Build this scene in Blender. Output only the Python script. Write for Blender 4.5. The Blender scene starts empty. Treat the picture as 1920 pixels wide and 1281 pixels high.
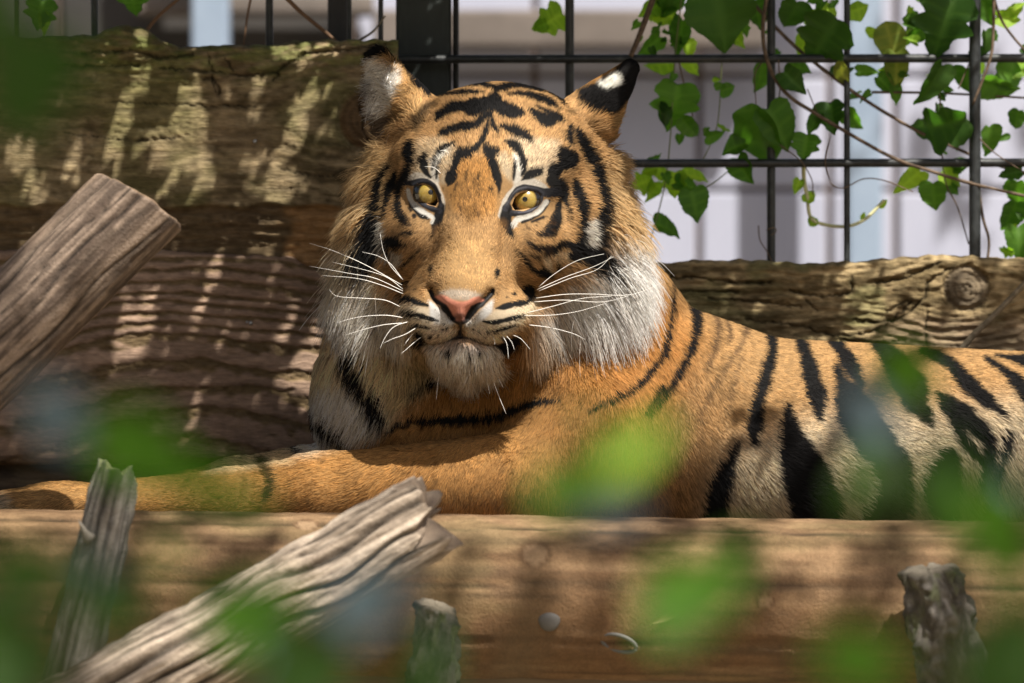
import bpy, bmesh, math, random
import numpy as np
from mathutils import Vector, Matrix, Euler

# ------------------------------------------------------------------ camera, world, sun, exposure
sc = bpy.context.scene
COL = sc.collection
S = 1.0 / 1600.0          # one photo pixel at the tiger's distance, in metres
DIST = 6.6667             # camera to the tiger's face
EYE_Z = 1.5
R = math.radians

cam_d = bpy.data.cameras.new('camera')
cam_d.sensor_width = 36.0
cam_d.lens = 200.0
cam_d.clip_start = 0.05
cam_d.clip_end = 500.0
cam_d.dof.use_dof = True
cam_d.dof.focus_distance = DIST - 0.03
cam_d.dof.aperture_fstop = 4.0
cam_d.dof.aperture_blades = 0
cam = bpy.data.objects.new('camera', cam_d)
cam.location = (0, -DIST, EYE_Z)
cam.rotation_euler = (R(90), 0, 0)
COL.objects.link(cam)
sc.camera = cam

SUN = Vector((0.30, -0.46, 0.835)).normalized()     # direction to the sun
elev = math.asin(SUN.z)
azim = math.atan2(SUN.x, SUN.y)                    # clockwise from +Y
w = bpy.data.worlds.new('World')
sc.world = w
w.use_nodes = True
wn = w.node_tree.nodes
wl = w.node_tree.links
bg = wn['Background']
sky = wn.new('ShaderNodeTexSky')
sky.sky_type = 'NISHITA'
sky.sun_disc = False
sky.sun_elevation = elev
sky.sun_rotation = azim
sky.air_density = 1.0
sky.dust_density = 6.0
sky.ozone_density = 0.6
wl.new(sky.outputs[0], bg.inputs[0])
bg.inputs[1].default_value = 0.055
sun_d = bpy.data.lights.new('sun', 'SUN')
sun_d.energy = 5.0
sun_d.angle = R(0.53)
sun_d.color = (1.0, 0.94, 0.84)
sun = bpy.data.objects.new('sun', sun_d)
sun.rotation_euler = SUN.to_track_quat('Z', 'Y').to_euler()
sun.location = (3, -2, 8)
COL.objects.link(sun)

sc.view_settings.view_transform = 'Standard'
sc.view_settings.look = 'None'
sc.view_settings.gamma = 1.0
sc.view_settings.exposure = 0.85
sc.render.engine = 'CYCLES'
cy = sc.cycles
cy.max_bounces = 8
cy.diffuse_bounces = 5
cy.glossy_bounces = 3
cy.transmission_bounces = 6
cy.transparent_max_bounces = 6
cy.caustics_reflective = False
cy.caustics_refractive = False
cy.use_denoising = True
try:
    sc.cycles_curves.shape = 'RIBBONS'
    sc.cycles_curves.subdivisions = 2
except Exception:
    pass

rng = np.random.default_rng(7)
rnd = random.Random(5)

# ------------------------------------------------------------------ helpers
def P(u, v, y=0.0):
    """photo pixel at depth y (in pixels at the tiger's distance) -> metres"""
    k = 1.0 + y * S / DIST
    return Vector(((u - 960) * S * k, y * S, EYE_Z - (v - 640.5) * S * k))

def to_px(W):
    """world points (n,3) -> photo pixels"""
    k = DIST / (W[:, 1] + DIST)
    return 960 + W[:, 0] * k / S, 640.5 - (W[:, 2] - EYE_Z) * k / S

def tag(o, label=None, cat=None, group=None, kind=None):
    if label: o['label'] = label
    if cat: o['category'] = cat
    if group: o['group'] = group
    if kind: o['kind'] = kind
    return o

def empty(name, loc=(0, 0, 0), rot=(0, 0, 0)):
    o = bpy.data.objects.new(name, None)
    o.location = loc
    o.rotation_euler = rot
    o.empty_display_size = 0.05
    COL.objects.link(o)
    return o

def link(name, me, mat=None, parent=None, loc=None, smooth=True):
    o = bpy.data.objects.new(name, me)
    COL.objects.link(o)
    if mat is not None and len(me.materials) == 0:
        me.materials.append(mat)
    if parent is not None:
        o.parent = parent
        # parents are unrotated empties or meshes with location only
        o.matrix_parent_inverse = Matrix.Translation(parent.location).inverted()
    if loc is not None:
        o.location = loc
    if smooth and len(me.polygons):
        me.polygons.foreach_set('use_smooth', np.ones(len(me.polygons), dtype=bool))
    return o

def mesh_np(name, V, F):
    """V (n,3), F (m,k) int"""
    V = np.asarray(V, dtype=np.float32)
    F = np.asarray(F, dtype=np.int32)
    me = bpy.data.meshes.new(name)
    me.vertices.add(len(V))
    me.vertices.foreach_set('co', V.ravel())
    m, k = F.shape
    me.loops.add(m * k)
    me.loops.foreach_set('vertex_index', F.ravel())
    me.polygons.add(m)
    me.polygons.foreach_set('loop_start', np.arange(0, m * k, k, dtype=np.int32))
    me.update(calc_edges=True)
    me.validate()
    return me

def pydata(name, V, F):
    me = bpy.data.meshes.new(name)
    me.from_pydata([tuple(p) for p in V], [], [tuple(f) for f in F])
    me.update()
    return me

def vattr(me, name, arr, typ='FLOAT'):
    a = me.attributes.new(name, typ, 'POINT')
    if typ == 'FLOAT':
        a.data.foreach_set('value', np.asarray(arr, np.float32).ravel())
    elif typ == 'FLOAT_COLOR':
        arr = np.asarray(arr, np.float32)
        if arr.shape[1] == 3:
            arr = np.concatenate([arr, np.ones((len(arr), 1), np.float32)], 1)
        a.data.foreach_set('color', arr.ravel())

def _h(ix, iy, iz, seed):
    n = (ix * 374761393 + iy * 668265263 + iz * 2147483647 + seed * 1274126177) & 0xFFFFFFFF
    n = ((n ^ (n >> 13)) * 1274126177) & 0xFFFFFFFF
    n = n ^ (n >> 16)
    return (n & 0xFFFF).astype(np.float32) / 65535.0

def noise(x, y, z=None, seed=0):
    """value noise in -1..1"""
    x = np.asarray(x, np.float64); y = np.asarray(y, np.float64)
    z = np.zeros_like(x) if z is None else np.asarray(z, np.float64)
    fx, fy, fz = np.floor(x), np.floor(y), np.floor(z)
    ix, iy, iz = fx.astype(np.int64), fy.astype(np.int64), fz.astype(np.int64)
    tx, ty, tz = x - fx, y - fy, z - fz
    tx = tx * tx * (3 - 2 * tx); ty = ty * ty * (3 - 2 * ty); tz = tz * tz * (3 - 2 * tz)
    r = 0
    for a in (0, 1):
        for b in (0, 1):
            for c in (0, 1):
                wgt = (tx if a else 1 - tx) * (ty if b else 1 - ty) * (tz if c else 1 - tz)
                r = r + wgt * _h(ix + a, iy + b, iz + c, seed)
    return (r * 2 - 1).astype(np.float32)

def fbm(x, y, z=None, seed=0, octv=4, gain=0.5):
    r = 0; a = 1.0; f = 1.0; t = 0
    for i in range(octv):
        r = r + a * noise(np.asarray(x) * f, np.asarray(y) * f, None if z is None else np.asarray(z) * f, seed + i * 17)
        t += a; a *= gain; f *= 2.03
    return r / t

def sstep(a, b, x):
    t = np.clip((x - a) / (b - a), 0, 1)
    return t * t * (3 - 2 * t)

def spline(pts, n):
    """Catmull-Rom through rows of pts (k,m) -> (n,m)"""
    p = np.asarray(pts, float)
    if len(p) == 1:
        return np.repeat(p, n, 0)
    q = np.vstack([2 * p[0] - p[1], p, 2 * p[-1] - p[-2]])
    t = np.linspace(0, len(p) - 1 - 1e-6, n)
    i = t.astype(int); f = (t - i)[:, None]
    a, b, c, d = q[i], q[i + 1], q[i + 2], q[i + 3]
    return 0.5 * ((2 * b) + (c - a) * f + (2 * a - 5 * b + 4 * c - d) * f ** 2 + (3 * b - a - 3 * c + d) * f ** 3)

def tube_mesh(name, pts, rad, seg=8, caps=True):
    """tapered tube along world points pts (n,3) with radii rad (n,)"""
    pts = np.asarray(pts, float); rad = np.asarray(rad, float) * np.ones(len(pts))
    n = len(pts)
    T = np.gradient(pts, axis=0)
    T /= np.linalg.norm(T, axis=1)[:, None] + 1e-12
    ref = np.array([0.0, 0, 1]) if abs(T[0][2]) < 0.9 else np.array([1.0, 0, 0])
    V = []
    A = np.cross(T[0], ref); A /= np.linalg.norm(A)
    for i in range(n):
        A = A - T[i] * A.dot(T[i]); A /= np.linalg.norm(A) + 1e-12
        B = np.cross(T[i], A)
        for k in range(seg):
            a = 2 * math.pi * k / seg
            V.append(pts[i] + rad[i] * (math.cos(a) * A + math.sin(a) * B))
    F = []
    for i in range(n - 1):
        for k in range(seg):
            k2 = (k + 1) % seg
            F.append((i * seg + k, i * seg + k2, (i + 1) * seg + k2, (i + 1) * seg + k))
    if caps:
        F.append(tuple(range(seg - 1, -1, -1)))
        F.append(tuple((n - 1) * seg + k for k in range(seg)))
    return pydata(name, V, F)

def box_mesh(name, x0, x1, y0, y1, z0, z1, bev=0.0):
    bm = bmesh.new()
    bmesh.ops.create_cube(bm, size=1.0)
    for v in bm.verts:
        v.co.x = x0 if v.co.x < 0 else x1
        v.co.y = y0 if v.co.y < 0 else y1
        v.co.z = z0 if v.co.z < 0 else z1
    if bev > 0:
        bmesh.ops.bevel(bm, geom=list(bm.edges), offset=bev, segments=2, affect='EDGES', profile=0.5)
    me = bpy.data.meshes.new(name)
    bm.to_mesh(me); bm.free()
    return me

# ---- node helper
class NT:
    def __init__(self, name):
        self.m = bpy.data.materials.new(name)
        self.m.use_nodes = True
        self.t = self.m.node_tree
        self.n = self.t.nodes
        self.l = self.t.links
        self.bsdf = self.n['Principled BSDF']
        self.out = self.n['Material Output']
    def add(self, typ, **kw):
        nd = self.n.new(typ)
        for k, v in kw.items():
            if k == 'ins':
                for kk, vv in v.items():
                    self.set(nd, kk, vv)
            else:
                setattr(nd, k, v)
        return nd
    def set(self, nd, key, val):
        s = nd.inputs[key]
        if hasattr(val, 'links') or isinstance(val, bpy.types.NodeSocket):
            self.l.new(val, s)
        else:
            s.default_value = val
    def attr(self, name, out='Fac'):
        return self.add('ShaderNodeAttribute', attribute_name=name).outputs[out]
    def coord(self, out='Object'):
        return self.add('ShaderNodeTexCoord').outputs[out]
    def mapping(self, vec, scale=(1, 1, 1), loc=(0, 0, 0), rot=(0, 0, 0)):
        nd = self.add('ShaderNodeMapping')
        self.set(nd, 'Vector', vec)
        nd.inputs['Scale'].default_value = scale
        nd.inputs['Location'].default_value = loc
        nd.inputs['Rotation'].default_value = rot
        return nd.outputs[0]
    def noise(self, vec, scale=5, detail=4, rough=0.55, dist=0.0, out='Fac'):
        nd = self.add('ShaderNodeTexNoise')
        if vec is not None: self.set(nd, 'Vector', vec)
        nd.inputs['Scale'].default_value = scale
        nd.inputs['Detail'].default_value = detail
        nd.inputs['Roughness'].default_value = rough
        nd.inputs['Distortion'].default_value = dist
        return nd.outputs[out]
    def ramp(self, fac, stops, interp='LINEAR'):
        nd = self.add('ShaderNodeValToRGB')
        self.set(nd, 'Fac', fac)
        cr = nd.color_ramp
        cr.interpolation = interp
        while len(cr.elements) < len(stops):
            cr.elements.new(0.5)
        for e, (p, c) in zip(cr.elements, stops):
            e.position = p
            e.color = (c[0], c[1], c[2], 1) if hasattr(c, '__len__') else (c, c, c, 1)
        return nd.outputs[0]
    def mix(self, fac, a, b, mode='MIX'):
        nd = self.add('ShaderNodeMix', data_type='RGBA', blend_type=mode)
        self.set(nd, 0, fac)
        for idx, val in ((6, a), (7, b)):
            if isinstance(val, (tuple, list)):
                nd.inputs[idx].default_value = (val[0], val[1], val[2], 1)
            else:
                self.l.new(val, nd.inputs[idx])
        return nd.outputs[2]
    def math(self, op, a, b=0.0, c=None, clamp=False):
        nd = self.add('ShaderNodeMath', operation=op, use_clamp=clamp)
        self.set(nd, 0, a); self.set(nd, 1, b)
        if c is not None: self.set(nd, 2, c)
        return nd.outputs[0]
    def bump(self, height, strength=0.3, dist=0.01, normal=None):
        nd = self.add('ShaderNodeBump')
        self.set(nd, 'Height', height)
        nd.inputs['Strength'].default_value = strength
        nd.inputs['Distance'].default_value = dist
        if normal is not None: self.set(nd, 'Normal', normal)
        return nd.outputs[0]
    def base(self, col=None, rough=None, normal=None, spec=None):
        b = self.bsdf
        if col is not None:
            if isinstance(col, (tuple, list)): b.inputs['Base Color'].default_value = (col[0], col[1], col[2], 1)
            else: self.l.new(col, b.inputs['Base Color'])
        if rough is not None: self.set(b, 'Roughness', rough)
        if normal is not None: self.l.new(normal, b.inputs['Normal'])
        if spec is not None: self.set(b, 'Specular IOR Level', spec)
        return self.m
FUR = 1.0
def line_d(p, pts):
    d = np.full(len(p), 1e9, np.float32)
    for i in range(len(pts) - 1):
        a = np.array(pts[i][:2], np.float32); b = np.array(pts[i + 1][:2], np.float32)
        e = b - a; q = p - a
        t = np.clip((q @ e) / e.dot(e), 0, 1)
        d = np.minimum(d, np.linalg.norm(q - t[:, None] * e, axis=1))
    return d

# ================================================================== SETTING
def col_mat(name, rough=0.8, fine=500, bump=0.4, bdist=0.002, stretch=(1, 1, 1), amt=0.5, spec=0.3, lo=0.55, hi=1.25):
    """colour from the mesh attribute 'tint', fine grain from noise"""
    m = NT(name)
    c = m.attr('tint', 'Color')
    mp = m.mapping(m.coord(), stretch)
    n1 = m.noise(mp, fine, 5, 0.65)
    n2 = m.noise(mp, fine * 0.23, 4, 0.6)
    c = m.mix(amt, c, m.ramp(n1, [(0.25, (lo,) * 3), (0.75, (hi,) * 3)]), 'MULTIPLY')
    c = m.mix(amt, c, m.ramp(n2, [(0.25, (lo,) * 3), (0.75, (hi,) * 3)]), 'MULTIPLY')
    h = m.math('ADD', n1, n2)
    m.base(c, rough, m.bump(h, bump, bdist), spec)
    return m.m

# ---- ground under the platform, out to the horizon; unseen, toned pale to bounce light up
gm = NT('bounce_soil')
gn = gm.noise(gm.coord(), 3, 8, 0.6)
gm.base(gm.ramp(gn, [(0.3, (0.18, 0.145, 0.10)), (0.55, (0.27, 0.225, 0.16)), (0.75, (0.22, 0.19, 0.12))]), 0.95, gm.bump(gn, 0.6, 0.05))
g = link('ground', pydata('ground', [(-150, -150, 0), (150, -150, 0), (150, 150, 0), (-150, 150, 0)], [(0, 1, 2, 3)]), gm.m)
tag(g, 'bare unseen ground under the wooden platform, toned sandy pale to bounce light', kind='structure')

# ---- platform deck carrying the tiger
deck = empty('platform', (0.35, 0.05, 0))
tag(deck, 'raised timber deck under the tiger behind the front log', 'platform')
wood_plain = NT('deck_wood')
wn_ = wood_plain.noise(wood_plain.mapping(wood_plain.coord(), (1, 14, 14)), 6, 6, 0.6)
wood_plain.base(wood_plain.ramp(wn_, [(0.3, (0.09, 0.06, 0.035)), (0.7, (0.22, 0.16, 0.10))]), 0.85, wood_plain.bump(wn_, 0.4, 0.004))
DECK_V = 1004
zt = P(960, DECK_V, 0).z
for i in range(5):
    y0 = -0.17 + i * 0.106
    link('deck_plank', box_mesh('deck_plank', -1.0, 1.75, y0, y0 + 0.100, zt - 0.035, zt, 0.004), wood_plain.m, deck, smooth=False)
for x in (-0.85, 0.35, 1.55):
    for y in (0.0, 0.28):
        link('leg', box_mesh('leg', x - 0.05, x + 0.05, y - 0.05, y + 0.05, -0.02, zt - 0.034, 0.005), wood_plain.m, deck, smooth=False)

link('fascia_board', box_mesh('fascia_board', -1.0, 1.75, -0.285, -0.255, P(960, 1440, -440).z, P(960, 1150, -440).z, 0.004), wood_plain.m, deck, smooth=False)
# ---- weathered boards behind the tiger
def prof(pts, u):
    p = np.array(pts, float)
    return np.interp(u, p[:, 0], p[:, 1])

def make_board(name, u0, u1, top, bot, y, thick, grain_f, colour_f, relief_f, ufine=(-40, 1960), du=3.0, nv=130, lip_top=26, lip_bot=40, cracks=(), mat=None, parent=None):
    us = np.concatenate([np.arange(u0, ufine[0], 24), np.arange(max(u0, ufine[0]), min(u1, ufine[1]), du), np.arange(ufine[1], u1 + 24, 24)])
    us = np.unique(np.clip(us, u0, u1))
    tv = np.linspace(0, 1, nv)
    U, T = np.meshgrid(us, tv)
    vt = prof(top, us)[None, :] + 4 * fbm(us / 22, us * 0 + 3, seed=len(name), octv=3)[None, :]
    vb = prof(bot, us)[None, :]
    V = vt + (vb - vt) * T
    G = grain_f(U, V)
    Hh = relief_f(U, V, G)                      # towards the camera, px
    C = colour_f(U, V, G)
    for (cp, wdt, dep) in cracks:
        q = np.array(cp, float)
        sp = spline(q, max(12, int(np.linalg.norm(np.diff(q, axis=0), axis=1).sum() / 8)))
        m_ = (np.abs(U - sp[:, 0].mean()) < np.ptp(sp[:, 0]) / 2 + 20) & (np.abs(V - sp[:, 1].mean()) < np.ptp(sp[:, 1]) / 2 + 20)
        if not m_.any(): continue
        pp = np.stack([U[m_] + 4 * noise(U[m_] / 9, V[m_] / 9, seed=5), V[m_] + 3 * noise(U[m_] / 7, V[m_] / 7, seed=6)], 1)
        d = line_d(pp, sp)
        k = np.exp(-(d / wdt) ** 2)
        Hh[m_] -= dep * k
        C[m_] *= (1 - 0.75 * k)[:, None]
    et = (V - vt); eb = (vb - V)
    rt = np.clip(1 - et / lip_top, 0, 1); rb = np.clip(1 - eb / lip_bot, 0, 1)
    Y = y - Hh + thick * 0.35 * (1 - np.sqrt(np.clip(1 - rt ** 2, 0, 1))) + thick * 0.5 * (1 - np.sqrt(np.clip(1 - rb ** 2, 0, 1)))
    k = 1 + Y * S / DIST
    W = np.stack([(U - 960) * S * k, Y * S, EYE_Z - (V - 640.5) * S * k], -1)
    nr, nc = U.shape
    front = W.reshape(-1, 3)
    # back: top rim and bottom rim swept to the full thickness
    yb = (y + thick) * S
    bt = W[0].copy(); bt[:, 1] = yb
    bb = W[-1].copy(); bb[:, 1] = yb
    Vv = np.concatenate([front, bt, bb])
    i = np.arange(nr - 1)[:, None] * nc + np.arange(nc - 1)[None, :]
    Fq = np.stack([i, i + nc, i + nc + 1, i + 1], -1).reshape(-1, 4)
    j = np.arange(nc - 1); ot = nr * nc; ob = ot + nc; lb = (nr - 1) * nc
    F2 = np.stack([j, j + 1, ot + j + 1, ot + j], -1)
    F3 = np.stack([lb + j, ob + j, ob + j + 1, lb + j + 1], -1)
    F4 = np.stack([ot + j, ot + j + 1, ob + j + 1, ob + j], -1)
    me = mesh_np(name, Vv, np.concatenate([Fq, F2, F3, F4]))
    # end faces
    bm = bmesh.new(); bm.from_mesh(me)
    be = [e for e in bm.edges if e.is_boundary]
    if be: bmesh.ops.holes_fill(bm, edges=be, sides=0)
    bm.to_mesh(me); bm.free()
    Cf = C.reshape(-1, 3)
    vattr(me, 'tint', np.concatenate([Cf, C[0], C[-1]]), 'FLOAT_COLOR')
    return link(name, me, mat, parent)

def ridge(x):           # 0..1 sawtooth-like growth ring profile
    f = x - np.floor(x)
    return np.where(f < 0.72, f / 0.72, (1 - f) / 0.28)

def lerp3(a, b, t):
    return np.asarray(a) + (np.asarray(b) - np.asarray(a)) * t[..., None]

board_mat = col_mat('weathered_board', 0.85, 260, 0.7, 0.004, (0.35, 1, 2.2), 0.65, 0.25, 0.5, 1.35)

# upper board with the wavy bark edge and a knot by the tiger's ear
KN1 = (692, 225)
def grain_up(U, V):
    g = V + 26 * fbm(U / 260, V / 300, seed=21, octv=3)
    r = np.hypot((U - KN1[0]), (V - KN1[1]) * 0.95)
    s_ = np.tanh((V - KN1[1]) / 40)
    g = g - s_ * 85 * np.exp(-((U - KN1[0]) / 130) ** 2) * np.exp(-np.abs(V - KN1[1]) / 150)
    g = g + 22 * np.exp(-((U - 240) / 70) ** 2) * np.exp(-((V - 60) / 90) ** 2) * -1
    kn = sstep(64, 52, r)
    return g * (1 - kn) + (r * 1.6 + 400) * kn
def relief_up(U, V, G):
    h = 1.3 * ridge(G / 27 + 0.8 * noise(U / 320, G / 60, seed=4)) + 1.6 * fbm(U / 60, G / 7, seed=8, octv=3)
    band = sstep(-.1, .35, noise(U / 300, G / 24, seed=31))
    h = h + band * 3.0 * fbm(U / 7, V / 4, seed=12, octv=2)
    topb = sstep(175, 95, V)
    h = h + topb * (7 * fbm(U / 60, G / 5, seed=14, octv=3) + 4 * fbm(U / 10, V / 5, seed=15, octv=2))
    r = np.hypot(U - KN1[0], V - KN1[1])
    h = h - 7 * np.exp(-((r - 55) / 6) ** 2) + 3 * (r < 50)
    h = h + 18 * np.exp(-((U - 245) / 60) ** 2 - ((V - 75) / 38) ** 2)
    und = sstep(384, 392, V + 5 * noise(U / 50, V * 0, seed=2))
    return h - und * (14 + 26 * sstep(390, 470, V)) + und * 6 * fbm(U / 60, V / 8, seed=19, octv=3)
def colour_up(U, V, G):
    n = fbm(U / 90, G / 10, seed=23, octv=4); n2 = fbm(U / 14, V / 9, seed=24, octv=3); n3 = fbm(U / 150, V / 120, seed=25, octv=3)
    c = lerp3((0.075, 0.054, 0.027), (0.18, 0.138, 0.08), sstep(-.45, .5, n + .35 * n2))
    c = lerp3(c, (0.105, 0.100, 0.036), 0.5 * sstep(-.1, .4, n3 + .25 * sstep(250, 350, V)))
    c = lerp3(c, (0.20, 0.145, 0.085), 0.5 * sstep(.1, .5, fbm(U / 120, V / 100, seed=29, octv=2)))
    moss = sstep(190, 80, V) * sstep(-.25, .3, fbm(U / 30, V / 10, seed=26, octv=3))
    c = lerp3(c, (0.095, 0.11, 0.03), 0.75 * moss)
    r = np.hypot(U - KN1[0], V - KN1[1])
    c = lerp3(c, (0.075, 0.042, 0.022), 0.85 * sstep(62, 50, r))
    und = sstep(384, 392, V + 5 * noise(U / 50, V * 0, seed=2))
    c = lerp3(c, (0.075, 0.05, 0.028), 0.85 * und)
    chip = und * sstep(525, 560, U + 14 * noise(U / 20, V / 14, seed=7))
    c = lerp3(c, (0.26, 0.15, 0.065), 0.8 * chip)
    c = c * (0.86 + 0.28 * ridge(G / 27 + 0.8 * noise(U / 320, G / 60, seed=4)))[..., None]
    return np.clip(1.75 * c * (1 + 0.35 * n2)[..., None], 0.008, 0.7)
top_up = [(-900, 90), (-60, 76), (0, 72), (130, 70), (178, 65), (203, 52), (240, 46), (276, 55), (302, 76), (340, 88), (420, 86), (500, 84), (560, 77), (620, 76), (700, 74), (748, 76)]
cr_up = [([(380, 150), (400, 146), (410, 170), (404, 180)], 2.2, 9), ([(512, 150), (540, 120), (580, 100), (640, 95), (735, 80)], 2.6, 10), ([(300, 128), (380, 132), (460, 142), (520, 136)], 2.4, 8),
         ([(150, 100), (250, 96), (300, 108), (360, 102)], 2.6, 10), ([(390, 100), (404, 170)], 1.6, 6), ([(676, 190), (682, 250), (690, 268)], 1.8, 8), ([(60, 120), (160, 124), (260, 122)], 2.5, 8),
         ([(420, 105), (440, 135)], 1.6, 6), ([(200, 190), (330, 196), (480, 200)], 1.6, 5), ([(520, 315), (600, 330), (650, 320)], 1.5, 4), ([(120, 250), (240, 262), (330, 258)], 1.4, 4)]
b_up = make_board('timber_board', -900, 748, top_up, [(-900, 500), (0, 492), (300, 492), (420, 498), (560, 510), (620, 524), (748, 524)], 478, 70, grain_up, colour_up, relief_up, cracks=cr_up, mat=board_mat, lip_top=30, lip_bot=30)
tag(b_up, 'thick mossy timber board with wavy bark edge and a round knot', 'board', 'boards walling the platform')

# lower board: ribbed growth rings, olive and cracked at its far end
KN2 = (1812, 540)
def grain_lo(U, V):
    g = V + 30 * fbm(U / 420, V / 260, seed=51, octv=3) - 0.0002 * (U - 330) ** 2 * sstep(1000, 600, U)
    arch = np.exp(-((U - 330) / 240) ** 2)
    g = g + 0.18 * (V - 470) * arch
    r = np.hypot((U - KN2[0]), (V - KN2[1]))
    g = g - np.tanh((V - KN2[1]) / 25) * 58 * np.exp(-((U - KN2[0]) / 110) ** 2) * np.exp(-np.abs(V - KN2[1]) / 100)
    kn = sstep(48, 38, r)
    return g * (1 - kn) + (r * 1.4 + 600) * kn
def _per(V):
    return np.where(V < 660, (V - 460) / 25.0, 200 / 25.0 + (V - 660) / 60.0)
def relief_lo(U, V, G):
    left = sstep(1150, 900, U)
    w_ = 0.55 * fbm(U / 260, G / 70, seed=52, octv=3) + 0.10 * noise(U / 22, V / 14, seed=53)
    rd = ridge(_per(G) + w_)
    rough = sstep(0.55, 0.2, rd + 0.2 * noise(U / 16, V / 8, seed=60))
    hl = 4.0 * rd + rough * (4.5 * fbm(U / 9, V / 4.5, seed=55, octv=3) - 2)
    hr = 4.5 * fbm(U / 70, G / 8, seed=56, octv=4) + 5.0 * fbm(U / 26, V / 7, seed=57, octv=3) + 4 * ridge(G / 20 + noise(U / 200, G / 60, seed=58))
    r = np.hypot(U - KN2[0], V - KN2[1])
    hr = hr - 9 * np.exp(-((r - 40) / 5) ** 2) - 10 * np.exp(-((U - 1835) / 18) ** 2 - ((V - 520) / 16) ** 2)
    return left * hl + (1 - left) * hr
def colour_lo(U, V, G):
    left = sstep(1150, 900, U)
    w_ = 0.55 * fbm(U / 260, G / 70, seed=52, octv=3) + 0.10 * noise(U / 22, V / 14, seed=53)
    rd = ridge(_per(G) + w_)
    rough = sstep(0.55, 0.2, rd + 0.2 * noise(U / 16, V / 8, seed=60))
    n2 = fbm(U / 12, V / 6, seed=61, octv=3); n3 = fbm(U / 200, V / 60, seed=62, octv=3)
    c = lerp3((0.155, 0.105, 0.075), (0.21, 0.145, 0.105), sstep(-.4, .4, n3))
    c = lerp3(c, (0.075, 0.052, 0.024), 0.9 * rough)
    c = lerp3(c, (0.12, 0.075, 0.045), 0.6 * sstep(790, 860, V))
    n = fbm(U / 80, G / 9, seed=63, octv=4)
    d = lerp3((0.12, 0.088, 0.042), (0.30, 0.225, 0.12), sstep(-.4, .45, n + .3 * n2))
    d = lerp3(d, (0.15, 0.15, 0.06), 0.5 * sstep(0, .4, fbm(U / 90, V / 80, seed=64, octv=3)))
    d = lerp3(d, (0.20, 0.14, 0.10), 0.6 * sstep(580, 620, V) * sstep(1600, 1700, U))
    r = np.hypot(U - KN2[0], V - KN2[1])
    d = lerp3(d, (0.10, 0.078, 0.055), 0.8 * sstep(46, 38, r))
    c = left[..., None] * c + (1 - left[..., None]) * d
    return np.clip((1.2 + 0.75 * left)[..., None] * c * (1 + 0.30 * n2)[..., None], 0.008, 0.7)
top_lo = [(-900, 476), (0, 470), (300, 468), (420, 478), (540, 480), (580, 500), (640, 512), (900, 500), (1230, 493), (1300, 488), (1400, 486), (1500, 492), (1600, 490), (1700, 481), (1800, 478), (1880, 484), (2600, 490)]
cr_lo = [([(1250, 520), (1310, 522), (1400, 530), (1450, 528)], 2.2, 9), ([(1480, 545), (1540, 556), (1590, 548), (1598, 520)], 2.4, 9), ([(1510, 560), (1530, 580)], 1.8, 7), ([(1660, 585), (1700, 565), (1705, 572), (1640, 620), (1560, 630)], 2.0, 7),
         ([(1600, 600), (1680, 600), (1730, 560), (1740, 530), (1790, 500)], 2.2, 9), ([(1330, 560), (1420, 566), (1500, 575)], 2.0, 7), ([(1740, 570), (1735, 620), (1740, 650)], 1.6, 6), ([(1260, 545), (1380, 548)], 2.0, 7), ([(1640, 530), (1700, 520), (1760, 492)], 2.0, 8),
         ([(1400, 600), (1500, 612), (1600, 640), (1700, 642)], 1.8, 6)]
b_lo = make_board('timber_board', -900, 2600, top_lo, [(-900, 880), (0, 872), (500, 868), (1200, 880), (2600, 880)], 492, 66, grain_lo, colour_lo, relief_lo, cracks=cr_lo, mat=board_mat, nv=140, lip_top=16, lip_bot=22)
tag(b_lo, 'long weathered timber board with ribbed rings and cracks running behind the tiger', 'board', 'boards walling the platform')

# lowest board, set back
def grain_b(U, V): return V + 16 * fbm(U / 200, V / 200, seed=71, octv=3)
def relief_b(U, V, G): return 4 * fbm(U / 80, G / 8, seed=72, octv=4)
def colour_b(U, V, G): return lerp3((0.045, 0.032, 0.02), (0.13, 0.095, 0.06), sstep(-.4, .4, fbm(U / 90, G / 7, seed=73, octv=4)))
b_bt = make_board('timber_board', -900, 2600, [(-900, 850), (0, 848), (600, 844), (2600, 850)], [(-900, 1060), (2600, 1060)], 540, 60, grain_b, colour_b, relief_b, du=8, nv=36, mat=board_mat, lip_top=10, lip_bot=14)
tag(b_bt, 'dark bottom timber board low behind the forelegs of the tiger', 'board', 'boards walling the platform')

nail_m = NT('nail_steel'); nail_m.base((0.35, 0.35, 0.36), 0.35); nail_m.bsdf.inputs['Metallic'].default_value = 0.9
def nail(u, v, y, par, r=4.0):
    bm = bmesh.new()
    bmesh.ops.create_uvsphere(bm, u_segments=12, v_segments=8, radius=r * S)
    for q in bm.verts: q.co.y *= 0.5
    me = bpy.data.meshes.new('nail'); bm.to_mesh(me); bm.free()
    link('nail', me, nail_m.m, par, P(u, v, y))
nail(478, 265, 475, b_up); nail(470, 606, 487, b_lo); nail(463, 604, 487, b_lo, 2.5)

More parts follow.
